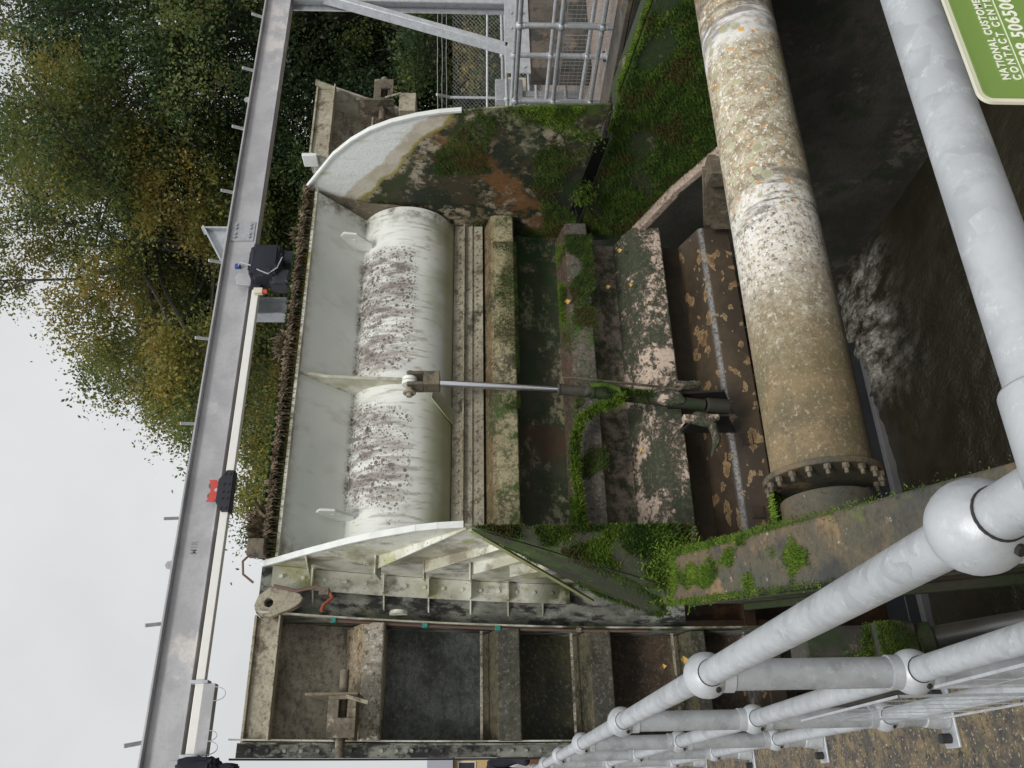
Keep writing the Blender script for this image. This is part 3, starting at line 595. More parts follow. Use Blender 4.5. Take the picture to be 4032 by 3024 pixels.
# small sensor box and hoses on the post head
MB().box(1.84, 1.98, 6.72, 6.84, 3.30, 3.44).build("junction_box", MT['grimy'], G, .008)
MB().tube([(1.88, 6.74, 3.38), (1.78, 6.70, 3.45), (1.68, 6.72, 3.44), (1.62, 6.76, 3.36)], .010, 8).tube([(1.60, 6.78, 3.2), (1.56, 6.80, 3.02), (1.60, 6.82, 2.86), (1.56, 6.83, 2.78)], .014, 8).build("hose", MT['hose'], G)
MB().tube([(1.56, 6.83, 2.76), (1.50, 6.80, 2.73), (1.44, 6.78, 2.79), (1.39, 6.76, 2.80)], .015, 8).build("hose", MT['redhose'], G, label="short red hose end by the post")
MB().box(1.53, 1.59, 6.80, 6.86, 2.76, 2.84).build("hose_clip", MT['grimy'], G, .004)
# latches on the panels
def latch(x0, s, par):
    q = lambda a, b: (min(x0+s*a, x0+s*b), max(x0+s*a, x0+s*b))
    mb = MB(); a, b = q(0, .30); y0 = 6.70
    mb.box(a, b, y0+.02, 7.1, 2.50, 2.53).box(a, b, y0+.02, 7.1, 2.64, 2.67).box(*q(0, .14), y0, y0+.019, 2.47, 2.68).box(*q(.14, .27), y0, y0+.019, 2.60, 2.68).box(*q(.14, .27), y0, y0+.019, 2.47, 2.50).box(*q(.27, .30), y0, y0+.019, 2.47, 2.68)
    L_ = mb.build("latch_housing", MT['grimy'], par, .004)
    MB().box(*q(.30, .32), y0-.01, 7.05, 2.46, 2.86).build("latch_plate", MT['grimy'], L_, .004)
    MB().tube([(x0-s*.13, 6.82, 2.59), (x0+s*.50, 6.82, 2.59)], .036, 18).build("locking_pin", MT['grimy'], L_, .003)
    MB().bar((x0+s*.29, 6.69, 2.55), (x0+s*.24, 6.67, 2.38), .02, .02).build("latch_handle", MT['beige'], L_)
latch(.45, 1, pl); latch(7.16, -1, pr_)
MB().box(6.72, 6.98, 6.72, 7.1, 2.22, 2.40).build("bracket", MT['beige'], pr_, .006); MB().box(6.3, 6.6, 6.7, 7.0, 2.66, 2.68).build("bracket", MT['beige'], pr_, .006)
MB().box(6.12, 6.16, 6.78, 6.96, 3.24, 3.40).build("seal_clamp", plainwhite, pr_, .01)

# ================================================================== flap gate
FG = thing("flap_gate", "white half-round flap across the top of the gate, spotted brown with lichen", "flap gate", (3.8, 7.78, 1.8))
prof = [(6.90, 3.24), (6.92, 3.20), (7.38, 2.76)]
cy, cz, rr_ = 7.66, 2.31, .53
prof += [(cy+rr_*math.cos(a), cz+rr_*math.sin(a)) for a in [rad(122)+i*rad(148)/26 for i in range(27)]]
prof = [p for p in prof if p[1] > 1.80] + [(7.72, 1.80)]
nprof = len(prof); mb = MB(); xs_ = [1.86, 2.6, 3.3, 4.0, 4.8, 5.74]
vs = [(x, y, z) for x in xs_ for y, z in prof]; fs = [(i*nprof+j, (i+1)*nprof+j, (i+1)*nprof+j+1, i*nprof+j+1) for i in range(len(xs_)-1) for j in range(nprof-1)]
vs += [(x, y+.35, z+.02) for x in (1.86, 5.74) for y, z in prof]; b0 = len(xs_)*nprof; 
fs += [(b0+j, b0+j+1, b0+nprof+j+1, b0+nprof+j) for j in range(nprof-1)]
mb.add(vs, fs); mb.build("flap_plate", MT['flap'], FG, ang=28)
MB().box(1.84, 5.76, 7.60, 7.70, 1.755, 1.805).build("bottom_flange", MT['beige'], FG, .004)
for xx in (1.845, 5.742):
    pts = [(6.88, 3.30), (7.0, 3.0), (7.10, 2.72), (7.12, 2.45), (7.18, 2.2), (7.34, 1.99), (7.55, 1.84), (7.75, 1.79)]
    MB().prism([(xx, y, z) for y, z in pts]+[(xx, y+.04, z+.03) for y, z in pts[::-1]], (.014, 0, 0)).build("end_flange", MT['grimy'], FG)
    MB().prism([(xx+.002, y+.04, z+.03) for y, z in pts]+[(xx+.002, 7.85, 1.8), (xx+.002, 7.85, 3.2)], (.008, 0, 0)).build("end_disc", MT['grimy'], FG)
# centre fin carrying the ram
fp = [(6.88, 3.26), (6.98, 3.0), (7.02, 2.7), (7.04, 2.35), (7.08, 2.08), (7.30, 1.95), (7.7, 1.85), (7.7, 2.9)]
MB().prism([(3.60, y, z) for y, z in fp], (.03, 0, 0)).build("centre_fin", MT['outer'], FG, .003)
MB().bar((3.52, 7.12, 1.98), (3.40, 7.50, 1.78), .16, .012, up=(0, .6, 1)).build("strut", MT['flap'], FG, .003)
for x in (2.30, 5.28):
    hs_ = [(7.30, 2.86), (7.06, 2.97), (7.00, 2.93), (7.02, 2.80), (7.18, 2.66), (7.32, 2.66)]
    MB().prism([(x, y, z) for y, z in hs_], (.022, 0, 0)).tube([(x-.004, 7.12, 2.83), (x+.026, 7.12, 2.83)], .02, 12).build("lug", MT['flap'], FG, .002)
# crest: sloping ledge, dark gap and a fringe of hanging roots
MB().box(1.86, 5.74, 6.85, 7.0, 3.205, 3.235).build("crest_ledge", MT['outer'], FG, .004)
MB().box(1.84, 5.76, 6.93, 7.05, 3.236, 3.355).build("crest_plate", MT['darkm'], FG, .006)
MB().box(1.86, 5.74, 6.82, 6.929, 3.33, 3.352).build("crest_cap", MT['darkm'], FG, .006)
V = MB(); cn = clumpy(5, 4.)
x = 1.88
while x < 5.72:
    big = max(0, cn((x, 0, 0))); l_ = rnd.uniform(.03, .07)+big*.07; w0 = rnd.uniform(.010, .026)+big*.05
    if rnd.random() < .85: V.tube([(x, 6.82, 3.36+big*.03), (x+rnd.uniform(-.01, .01), 6.81, 3.335), (x+rnd.uniform(-.012, .012), 6.815, 3.33-l_*.5), (x+rnd.uniform(-.02, .02), 6.83, 3.33-l_)], [w0*.7, w0, w0*.3, .002], 5, False)
    for k in range(2):
        xx = x+rnd.uniform(-.02, .03); V.tube([(xx, 6.82, 3.34), (xx+rnd.uniform(-.02, .02), 6.84, 3.21)], [.004, .0015], 4, False)
    x += rnd.uniform(.012, .06)*(1+1.2*abs(cn((x*.7, 3, 0))))
o = V.build("hanging_roots", MT['root'], FG)
tufts("crest_moss", lambda i: ((lambda x: (x, rnd.uniform(6.81, 6.95), 3.35+.01*rnd.random()))(rnd.uniform(1.86, 5.74)), (rnd.gauss(0, .3), -1.0, .7)), 7000, MT['dmoss'], .030, parent=FG)
tufts("crest_roots", lambda i: ((rnd.uniform(1.86, 5.74), 6.815, 3.345-abs(rnd.gauss(0, .018))), (rnd.gauss(0, .3), -1.0, -.2)), 2600, MT['root'], .034, True, parent=FG)
tufts("ledge_moss", lambda i: ((lambda x: (x, rnd.uniform(6.845, 6.88), 3.23+.01*rnd.random()))(rnd.uniform(1.86, 5.74)), (0, -.6, 1)), 3000, mk_moss("olive_moss", (.14, .13, .015), (.08, .11, .012), (.20, .12, .02)), .022, parent=FG)
for (xc, n_, hh, sp) in ((3.86, 420, .09, .10), (5.15, 300, .06, .07), (2.12, 700, .10, .12)):
    o = tufts("dry_weed", lambda i: ((xc+rnd.gauss(0, sp*.5), 6.82+rnd.uniform(0, .1), 3.34), (rnd.gauss(0, .4), -.2, 1)), n_, MT['root'], hh)
    tag(o, {3.86: "dry weed tuft on the middle of the mossy gate crest", 5.15: "small weed tuft near the right end of the crest", 2.12: "dark dead plant at the left end of the crest"}[xc], "plant")

# ================================================================== hydraulic rams
H = thing("hydraulic_ram", "hydraulic ram with bright chrome rod and moss-covered barrel in the middle of the gate", "hydraulic ram", (3.35, 7.0, -1.0))
HOSE = ((3.46, 6.88, .50), (3.45, 6.84, .36), (3.40, 6.84, .24), (3.34, 6.88, .20), (3.31, 6.98, .27), (3.33, 7.10, .41), (3.26, 7.20, .55), (3.07, 7.26, .62), (2.80, 7.29, .63), (2.48, 7.31, .61), (2.20, 7.32, .60), (1.84, 7.34, .58))
top, mid, bot = Vector((3.50, 6.88, 2.10)), Vector((3.46, 6.96, .80)), Vector((3.36, 7.10, -.62)); ax = (bot-top).normalized()
MB().tube([top+ax*.16, mid+ax*.1], .034, 24).build("rod", MT['chrome'], H)
br = MB().tube([mid, mid+ax*.02], .060, 24).tube([mid+ax*.018, mid+ax*.32], .053, 24).tube([mid+ax*.32, mid+ax*.35], .064, 24).tube([mid+ax*.35, bot], .056, 24).build("barrel", MT['cyl'], H, .004)
cv = MB().box(3.435, 3.575, 6.80, 6.98, 1.90, 2.05); cv.box(3.435, 3.465, 6.80, 6.98, 2.05, 2.20).box(3.545, 3.575, 6.80, 6.98, 2.05, 2.20)
cv = cv.build("clevis", MT['grimy'], H, .006)
MB().tube([(3.40, 6.89, 2.18), (3.61, 6.89, 2.18)], .035, 18).tube([(3.38, 6.89, 2.18), (3.40, 6.89, 2.18)], .06, 20).tube([(3.35, 6.89, 2.18), (3.38, 6.89, 2.18)], .03, 14).build("clevis_pin", MT['beige'], cv, .003)
MB().tube([(3.467, 6.89, 2.18), (3.50, 6.89, 2.18)], .075, 22).tube([(3.51, 6.89, 2.18), (3.543, 6.89, 2.18)], .07, 22).build("rod_eye", MT['flap'], cv, .004)
MB().tube([top+ax*.12, top+ax*.17], .042, 20).build("collar", MT['grimy'], H)
MB().tube([mid+ax*.06+Vector((.05, -.03, 0)), mid+ax*.05+Vector((.10, -.05, 0)), mid+ax*.14+Vector((.11, -.05, 0)), mid+ax*1.2+Vector((.09, -.04, 0))], .012, 8).build("feed_tube", MT['grimy'], H)
hose_pts = [Vector(q) for q in HOSE]
MB().tube(hose_pts, .024, 10).build("hose", MT['dmoss'], H)
mt_ = MB().prism([(3.22, 7.10, -.52), (3.22, 7.45, -.45), (3.22, 7.45, -1.0), (3.22, 7.05, -.82)], (.025, 0, 0)).prism([(3.48, 7.10, -.40), (3.48, 7.45, -.35), (3.48, 7.45, -1.0), (3.48, 7.05, -.82)], (.025, 0, 0))
mt_.build("mounting_bracket", MT['rubber'], H, .004)
MB().tube([bot+ax*.02, bot+ax*.24], .075, 20).build("end_cap", MT['cyl'], H, .006)
MB().box(3.50, 3.55, 6.95, 7.05, -.58, -.32).box(3.13, 3.19, 6.93, 7.02, -.70, -.36).bar((3.15, 6.97, -.40), (3.0, 7.1, -.25), .02, .02).build("trunnion_block", MT['crust'], H, .012)
def crusty(name, c, r, mat, par, n_=26, seed=1):
    me = MB().ball(c, r, n_, 16, (.8, .5, 1.5)); f = clumpy(seed, 14.); cc = Vector(c)
    me.v = [tuple(cc+(Vector(p)-cc)*(1+.45*f(p))) for p in me.v]; return me.build(name, mat, par)
crusty("crust", (3.40, 7.02, -.28), .085, MT['crust'], H, seed=3); crusty("crust", (3.16, 6.96, -.52), .07, MT['crust'], H, seed=5)
MB().tube([(3.13, 6.95, -.45), (3.10, 6.96, -.62), (2.95, 6.98, -.66), (2.80, 7.02, -.60)], [.035, .05, .04, .008], 9).build("weed_trail", MT['crust'], H)
def along(pts, i, r):
    q = rnd.random()*(len(pts)-1); k_ = int(q); p = Vector(pts[k_]).lerp(Vector(pts[k_+1]), q-k_); n_ = Vector((rnd.gauss(0, .6), -abs(rnd.gauss(.5, .5)), rnd.gauss(.2, .6))).normalized(); return p+n_*r, n_
hp = hose_pts[3:]
for nm, fn_, cnt, mt3, hh in (("hose_moss", lambda i: along(hp, i, .024), 6000, 'moss', .03), ("barrel_moss", lambda i: along([mid+ax*.45, mid+ax*.9], i, .054), 2600, 'dmoss', .022), ("hose_moss", lambda i: along(hp[2:], i, .03), 3000, 'moss', .035)):
    tufts(nm, fn_, cnt, MT[mt3], hh, parent=H)['kind'] = 'stuff'
for q_, rr3, sd3 in ((.30, .07, 11), (.98, .08, 12), (1.12, .06, 13)): crusty("crust", tuple(mid+ax*q_+Vector((0, -.02, 0))), rr3, MT['crust' if sd3 > 11 else 'cyl'], H, seed=sd3)
H2 = thing("hydraulic_ram", "second ram below the handrail, mossy block and fat mirror-bright chrome rod", "hydraulic ram", (.62, 3.82, -2.4))
# block, collar and rod hanging beside the left arm
MB().box(.545, .69, 3.80, 4.0, -.22, .10).build("head_block", MT['cyl'], H2, .02)
MB().box(.53, .70, 3.76, 3.96, -.42, -.215).build("mounting_block", MT['cyl'], H2, .02)
MB().tube([(.615, 3.84, -.40), (.625, 3.82, -.50)], [.07, .082], 24).build("gland", MT['darkm'], H2, .01)
MB().tube([(.622, 3.82, -.48), (.90, 3.78, -2.4)], .054, 28).build("rod", MT['chrome2'], H2)
# ================================================================== big pipe
pc0, pc1 = Vector((1.70, 4.60, -.505)), Vector((8.0, 4.60, -.56))
P_ = thing("steel_pipe", "thick lichen-crusted pipe crossing the channel in front of the gate", "pipe", (3.8, 4.6, -.8))
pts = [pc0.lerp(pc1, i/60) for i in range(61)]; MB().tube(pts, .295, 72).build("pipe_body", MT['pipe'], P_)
fl = MB().tube([(1.664, 4.6, -.50), (1.70, 4.6, -.50)], .35, 64).build("flange", MT['armm'], P_, .006)
MB().tube([(1.25, 4.6, -.50), (1.55, 4.6, -.50)], .27, 48).build("stub", MT['armm'], P_, .006)
for i in range(20):
    a = 2*math.pi*i/20; y, z = 4.6+.322*math.cos(a), -.50+.322*math.sin(a)
    MB().tube([(1.605, y, z), (1.665, y, z)], .012, 8).tube([(1.635, y, z), (1.663, y, z)], .021, 6).build("bolt", MT['grimy'], P_)

# ================================================================== moss growth (real blades)
def mossobj(name, fn, n, mat, h, label, hang=False):
    o = tufts(name, fn, n, mat, h, hang); o['kind'] = 'stuff'; o['label'] = label; o['category'] = "moss"; return o
def rej(gen, f, thr):
    def g(i):
        for _ in range(60):
            p, n_ = gen(i)
            if f(p)+rnd.gauss(0, .07) > thr: return p, n_
        return p, n_
    return g
c1 = clumpy(1, 3.); c2_ = clumpy(2, 5.); c3_ = clumpy(9, 2.2)
yg = Ysk(1.25)-.34
mossobj("moss", rej(lambda i: ((rnd.uniform(3.4, 5.4), yg-.003, rnd.uniform(1.13, 1.38)), (0, -1, .2)), c1, -.05), 16000, MT['dmoss'], .011, "green moss carpet on the upper girder")
yg2 = Ysk(.45)-.36
mossobj("moss", rej(lambda i: ((rnd.uniform(1.9, 2.6) if rnd.random() < .45 else rnd.uniform(4.2, 5.5), yg2+rnd.uniform(-.004, .25), rnd.uniform(.60, .66)), (0, -.4, 1)), c1, .0), 9000, MT['moss'], .017, "bright green moss on the second girder")
mossobj("moss", rej(lambda i: ((rnd.uniform(1.9, 5.6), yg2-.003, rnd.uniform(.29, .60)), (0, -1, .1)), c1, .14), 12000, MT['dmoss'], .018, "dark moss hanging from the second girder", True)
# moss on left arm head and along the left arm
def tri(i):
    a, b = rnd.random(), rnd.random()
    if a+b > 1: a, b = 1-a, 1-b
    A, B, C_ = Vector((1.80, 5.848, 1.60)), Vector((1.80, 5.868, .0)), Vector((1.34, 5.868, .16)); return A+(B-A)*a+(C_-A)*b, (0, -1, .1)
def cov(i):
    a, b = rnd.random(), rnd.random(); A, B, C_, D_ = [Vector(q) for q in ((1.785, 5.85, 1.60), (1.34, 5.85, .18), (1.27, 6.5, .12), (1.61, 7.25, .50))]
    p = A.lerp(B, a).lerp(D_.lerp(C_, a), b); return p+Vector((-.014, -.01, .004)), (-.8, -.5, .3)
mossobj("moss", rej(cov, lambda p: c2_(p)+(.15 if p[2] < .7 else -.1), .05), 12000, MT['dmoss'], .018, "moss spreading over the outer cover plate of the left arm head")
mossobj("moss", rej(tri, c1, -.12), 20000, MT['dmoss'], .022, "dark moss on the tapered head of the left arm")
mossobj("moss", rej(lambda i: (lambda p, n_: (p, n_))(*tri(i)), lambda p: c2_(p)+(-.12 if p[2] > .75 else .12), .10), 14000, MT['moss'], .018, "bright moss patches low on the head of the left arm")
mossobj("moss", lambda i: ((rnd.gauss(1.50, .10), 5.84+rnd.uniform(-.05, .1), rnd.gauss(.12, .09)), (rnd.gauss(0, .3), -1, .6)), 9000, MT['moss'], .028, "long green moss drooping where the left arm begins", True)
def armtop(i):
    y = rnd.uniform(3.6, 5.9); return Vector(PL(y, rnd.uniform(0, .34), -.002)), (0, 0, 1)
mossobj("moss", rej(armtop, lambda p: c2_(p)-abs((p[1]-5.15))*.25, .10), 12000, MT['moss'], .014, "yellow-green moss across the top of the left arm")
mossobj("moss", lambda i: (Vector(PL(5.9-abs(rnd.gauss(0, 1.0)), rnd.choice([.0, .0, .34])+rnd.gauss(0, .012), -.002)), (0, -.3, 1)), 11000, MT['moss'], .015, "green moss edging the left arm", True)
# right arm inner face, end plate edge, ridge
def rface(i):
    y = rnd.uniform(4.2, 6.2); z0 = .21-.174*(5.9-y); return Vector((6.016+.162*(5.9-y), y, z0-rnd.random()**1.3*.95)), (-1, 0, .2)
mossobj("moss", rej(rface, lambda p: c3_(p)+.28, 0), 52000, MT['dmoss'], .022, "thick dark green moss on the inner face of the right arm", True)
mossobj("moss", rej(rface, lambda p: c2_(p)-(.5 if p[1] > 5.2 else -.1), .12), 2500, MT['moss'], .018, "speckled bright moss where the right arm leaves the picture", True)
mossobj("moss", lambda i: (Vector((6.03+.162*(5.9-(yy := rnd.uniform(4.3, 5.8)))+abs(rnd.gauss(0, .05)), yy, .215-.174*(5.9-yy))), (-.3, 0, 1)), 14000, MT['moss'], .02, "vivid green moss crowning the right arm")
mossobj("moss", rej(lambda i: ((5.776, 5.69+abs(rnd.gauss(0, .16)), .3+abs(rnd.gauss(0, .42))), (-1, -.3, .1)), c1, -.04), 9000, MT['moss'], .016, "bright moss on the lower front edge of the right end plate", True)
mossobj("moss", rej(lambda i: ((5.776, rnd.uniform(5.8, 7.7), rnd.uniform(.45, 2.0)), (-1, 0, 0)), lambda p: c3_(p)+(-.6 if p[2] > 1.6+.78*(p[1]-5.85) else 0), .05), 20000, MT['dmoss'], .014, "dark moss patches on the right end plate", True)
mossobj("moss", lambda i: ((5.80+rnd.gauss(0, .03), 6.95+rnd.gauss(0, .07), .42+rnd.gauss(0, .05)), (-1, -.3, .3)), 3000, MT['moss'], .025, "green moss cushion in the slot under the right end plate", True)
def pface(i):
    y = rnd.uniform(6.0, 7.7); t_ = min(1, (7.8-y)/1.4); return Vector((XW(y)-.004, y, rnd.uniform(-.14-.72*t_, .18+.12*(y-6)))), (-1, 0, .1)
mossobj("moss", rej(pface, lambda p: c3_(p)+.22, 0), 30000, MT['dmoss'], .02, "moss over the web between the right arm and the gate", True)
mossobj("moss", lambda i: ((rnd.uniform(1.62, 2.9), 4.6+.28, -.50+.10*rnd.random()), (0, .6, .8)), 1800, MT['moss'], .03, "green moss fringe along the top of the pipe")
mossobj("moss", lambda i: ((rnd.uniform(1.45, 1.70), 4.6+.30*math.sin(a_), -.50+.30*math.cos(a_)) if (a_ := rnd.gauss(.9, .35)) else None, (-.2, .6, .7)), 2200, MT['moss'], .03, "moss round the flange of the pipe")
mossobj("moss", rej(lambda i: ((rnd.uniform(.53, .70), 3.757 if (zz_ := rnd.uniform(-.42, .1)) < -.22 else 3.797, zz_), (0, -1, .3)), c2_, .05), 4000, MT['moss'], .009, "moss on the block of the second ram")

# ================================================================== monorail beam
B_ = thing("monorail_beam", "grey galvanised lifting beam crossing above the gate", "beam", (5.0, 8.2, 4.17))
MB().box(-1.5, 11.0, 8.195, 8.205, 4.19, 4.51).box(-1.5, 11.0, 8.12, 8.28, 4.512, 4.532).box(-1.5, 11.0, 8.12, 8.28, 4.17, 4.189).build("girder", MT['beam'], B_, .003)
mb = MB().box(6.05, 6.33, 8.18, 8.194, 4.22, 4.49)
for x in (6.10, 6.15, 6.23, 6.28):
    for z in (4.27, 4.44): mb.bolt((x, 8.18, z), r=.017, h=.02)
mb.build("splice_plate", MT['galvd'], B_, .003)
for i in range(12):
    x = .54+1.035*i-.0
    MB().bar((x, 8.15, 4.533), (x-.03, 8.07, 4.66), .03, .03).build("cable_peg", MT['galv'], B_)
for x in (2.15, 8.35): MB().prism([(x-.05, 8.2, 4.533), (x-.035, 8.2, 4.60), (x, 8.2, 4.62), (x+.035, 8.2, 4.60), (x+.05, 8.2, 4.533)], (0, .012, 0)).build("eye_plate", MT['galvd'], B_)
# upright and tie behind the middle of the beam
MB().box(5.18, 5.20, 8.42, 8.62, .0, 4.5).box(5.39, 5.41, 8.42, 8.62, .0, 4.5).box(5.201, 5.389, 8.515, 8.53, .0, 4.5).build("column", MT['galv'], B_, .003)
MB().prism([(5.75, 8.40, 4.54), (6.35, 8.40, 4.54), (6.35, 8.40, 4.88)], (0, .015, 0)).bar((5.70, 8.40, 4.52), (6.38, 8.40, 4.90), .16, .016, up=(0, 0, 1)).box(6.35, 6.37, 8.33, 8.47, 4.54, 4.92).build("knee_bracket", MT['galv'], B_)
cl2 = MB().box(10.18, 10.38, 8.10, 8.12, .9, 4.169).box(10.18, 10.38, 8.28, 8.30, .9, 4.169).box(10.27, 10.285, 8.121, 8.279, .9, 4.169).build("column", MT['galv'], B_, .003)
MB().bar((10.25, 8.12, 3.72), (9.28, 8.12, 1.12), .09, .16, up=(0, 1, 0)).build("brace", MT['galv'], B_, .01)
mb = MB().box(8.75, 10.45, 8.04, 8.06, .82, 1.16); 
for x in (8.85, 9.05, 9.6, 9.9, 10.3):
    for z in (.9, 1.06): mb.bolt((x, 8.04, z), r=.02, h=.025)
mb.build("base_plate", MT['galv'], B_, .004)
MB().box(8.9, 10.5, 8.07, 8.4, -.02, .82).build("plinth", MT['conc'], B_, .02)
# spreader bar under the beam
S_ = thing("spreader_bar", "pale aluminium bar slung beneath the lifting beam, joined by a black plate", "spreader bar", (3.0, 8.1, 4.03))
MB().box(.10, 2.72, 8.06, 8.14, 4.035, 4.115).build("bar", MT['alu'], S_, .006); MB().box(2.98, 5.28, 8.06, 8.14, 4.035, 4.115).build("bar", MT['alu'], S_, .006)
mb = MB().prism([(2.64, 8.045, 4.03), (3.08, 8.045, 4.03), (3.08, 8.045, 4.10), (2.98, 8.045, 4.17), (2.74, 8.045, 4.17), (2.64, 8.045, 4.10)], (0, .012, 0))
mb.box(2.64, 3.08, 8.06, 8.15, 4.02, 4.032)
for x in (2.68, 2.78, 2.85, 2.93, 3.04):
    for z in (4.06, 4.11): mb.bolt((x, 8.045, z), r=.011, h=.012)
mb.build("joint_plate", MT['dark'], S_)
for xq in (1.02, .40): MB().box(xq, xq+.03, 8.04, 8.16, 4.0, 4.16).build("strap", MT['galv'], S_, .002)
MB().box(.42, 1.02, 8.05, 8.15, 3.93, 4.033).build("cable_tray", MT['beam'], S_, .004)
for a in ((.95, .10), (.60, .07), (.50, .09)):
    MB().tube([(a[0]+a[1]*math.cos(q)*.6-.02, 8.05, 3.93-a[1]*abs(math.sin(q))) for q in [i*math.pi/12 for i in range(13)]], .004, 6).build("cable", MT['galvd'], S_)
MB().tube([(.42, 8.05, 3.97), (.36, 8.02, 3.93), (.33, 8.0, 4.0), (.30, 8.0, 4.05)], .006, 6).build("cable", MT['galvd'], S_)
MB().box(.33, .39, 8.02, 8.08, 3.95, 4.03).build("switch_box", MT['cream'], S_, .006)
MB().tube([(.36, 8.05, 3.95), (.36, 8.05, 3.92)], .024, 16).build("push_button", MT['red'], S_)
MB().box(5.20, 5.27, 8.0, 8.06, 3.98, 4.08).build("switch_box", MT['cream'], S_, .006)
MB().tube([(5.235, 8.03, 3.98), (5.235, 8.03, 3.93)], .026, 16).build("push_button", MT['red'], S_)
MB().box(5.285, 5.45, 8.05, 8.15, 4.02, 4.14).build("end_plate", MT['dark'], S_, .004)
# red trolley
T_ = thing("beam_trolley", "small red trolley running on the beam's lower flange", "trolley", (2.88, 8.1, 4.17))
MB().prism([(2.76, 8.10, 4.28), (2.76, 8.10, 4.20), (2.82, 8.10, 4.15), (2.92, 8.10, 4.15), (2.99, 8.10, 4.20), (2.99, 8.10, 4.28), (2.94, 8.10, 4.25), (2.81, 8.10, 4.25)], (0, -.02, 0)).build("side_plate", MT['red'], T_, .003)
MB().tube([(2.82, 8.085, 4.235), (2.82, 8.15, 4.235)], .04, 16).tube([(2.93, 8.085, 4.235), (2.93, 8.15, 4.235)], .04, 16).build("wheel", MT['grimy'], T_)
MB().tube([(2.875, 8.06, 4.185), (2.875, 8.12, 4.185)], .018, 10).build("axle_bolt", MT['galv'], T_)
# hoists under navy covers
def bag(c, s, seed):
    f = clumpy(seed, 5.); cc = Vector(c); mb = MB().ball(c, 1, 30, 22)
    v = []
    for p in mb.v:
        d = (Vector(p)-cc); q = Vector([math.copysign(abs(t)**.42, t) for t in d]); q = Vector((q.x*s[0], q.y*s[1], q.z*s[2])); v.append(tuple(cc+q*(1+.16*f(p)))) 
    mb.v = v; return mb
def hoist(x, label, g):
    h = thing("chain_hoist", label, "hoist", (x, 8.0, 3.6), g)
    MB().prism([(x-.22, 8.10, 4.17), (x-.20, 8.10, 4.30), (x-.10, 8.10, 4.33), (x-.02, 8.10, 4.28), (x+.04, 8.10, 4.31), (x+.15, 8.10, 4.31), (x+.21, 8.10, 4.24), (x+.20, 8.10, 4.05), (x-.2, 8.10, 4.05)], (0, -.03, 0)).build("trolley_plate", MT['beam'], h, .004)
    MB().tube([(x-.10, 8.02, 4.12), (x-.10, 8.07, 4.12)], .035, 16).tube([(x+.15, 8.02, 4.12), (x+.15, 8.07, 4.12)], .035, 16).build("hub_bolt", MT['galv'], h)
    bag((x+.0, 8.0, 3.96), (.22, .16, .18), 3+x).build("cover", MT['cloth'], h)
    bag((x+.09, 8.0, 3.72), (.08, .09, .09), 4+x).build("cover_flap", MT['cloth'], h); bag((x-.20, 8.02, 3.78), (.10, .12, .12), 6+x).build("chain_bag", MT['dark'], h)
    MB().tube([(x+.02, 8.03, 4.30), (x-.02, 7.9, 4.24), (x-.08, 7.86, 4.12), (x-.16, 7.85, 4.0), (x-.20, 7.86, 3.90), (x-.13, 7.84, 3.80), (x+.02, 7.85, 3.76)], .007, 8).build("cable", MT['galv'], h)
    MB().box(x+.0, x+.05, 8.02, 8.07, 4.28, 4.34).build("cable_plug", MT['blue'], h, .006)
    mb = MB(); z = 3.70
    for i in range(12): mb.box(x+.012, x+.028, 8.01, 8.02, z-.02*i, z-.02*i+.014)
    mb.build("lifting_chain", MT['galv'], h)
hoist(5.56, "chain hoist under a navy cover, hanging above the middle of the gate", "covered chain hoists"); hoist(.18, "chain hoist under a navy cover at the left end of the beam", "covered chain hoists")

# ================================================================== handrails
RH = (1.10, .66, .22)
def post(x, y, par, dirs='y', base=1, z0=0., zoff=0.):
    p = MB().tube([(x, y, z0+.01), (x, y, 1.09)], .0315, 26).build("post", MT['galvd'], par)
    for z in RH:
        MB().ball((x, y, z), .047, 24, 16).tube([(x, y, z-.054), (x, y, z+.030 if z > 1 else z+.054)], .0355, 24).build("ball_joint", MT['galv'], p)
        d = .041; c_ = MB()
        MB().tube([(x-.030, y-.030, z-.012), (x-.0345, y-.0345, z-.014)], .006, 8).build("set_screw", MT['rubber'], p)
        if 'y' in dirs: c_.tube([(x, y-d, z), (x, y+d, z)], .0272, 24)
        if 'x' in dirs: c_.tube([(x-d, y, z), (x+d, y, z)], .0272, 24)
        c_.build("joint_ring", MT['rubber'], p)
    if base:
        mb = MB().box(x-.10, x+.10, y-.045, y+.045, z0, z0+.012).tube([(x, y, z0+.012), (x, y, z0+.09)], [.045, .036], 20)
        b = mb.build("base_plate", MT['galv'], p, .004)
        for s in (-1, 1): MB().tube([(x+s*.07, y, z0+.012), (x+s*.07, y, z0+.045)], .016, 12).build("anchor_bolt", MT['rubber'], b)
    return p
def mesh_panel(x0, y0, x1, y1, z0, z1, par, st=.05, mat=None, r=.0018):
    mb = MB(); L_ = math.hypot(x1-x0, y1-y0); n = int(L_/st); m_ = int((z1-z0)/st)
    for i in range(n+1): q = i/n; mb.tube([(x0+(x1-x0)*q, y0+(y1-y0)*q, z0), (x0+(x1-x0)*q, y0+(y1-y0)*q, z1)], r if 0 < i < n else .004, 4, False)
    for j in range(m_+1): z = z0+(z1-z0)*j/m_; mb.tube([(x0, y0, z), (x1, y1, z)], r if 0 < j < m_ else .004, 4, False)
    return mb.build("mesh_panel", mat or MT['galv'], par)
N1 = thing("handrail", "near galvanised tube handrail with ball joints running back along the deck", "handrail", (.23, 3.4, 0))
ys_ = [.755, 1.80, 2.91, 4.03, 5.10, 6.17, 7.25, 8.3]
for y in ys_: post(.228, y, N1)
for z in RH: MB().tube([(.228, -.6, z), (.228, 8.3, z)], .0255, 26).build("rail", MT['galv'], N1)
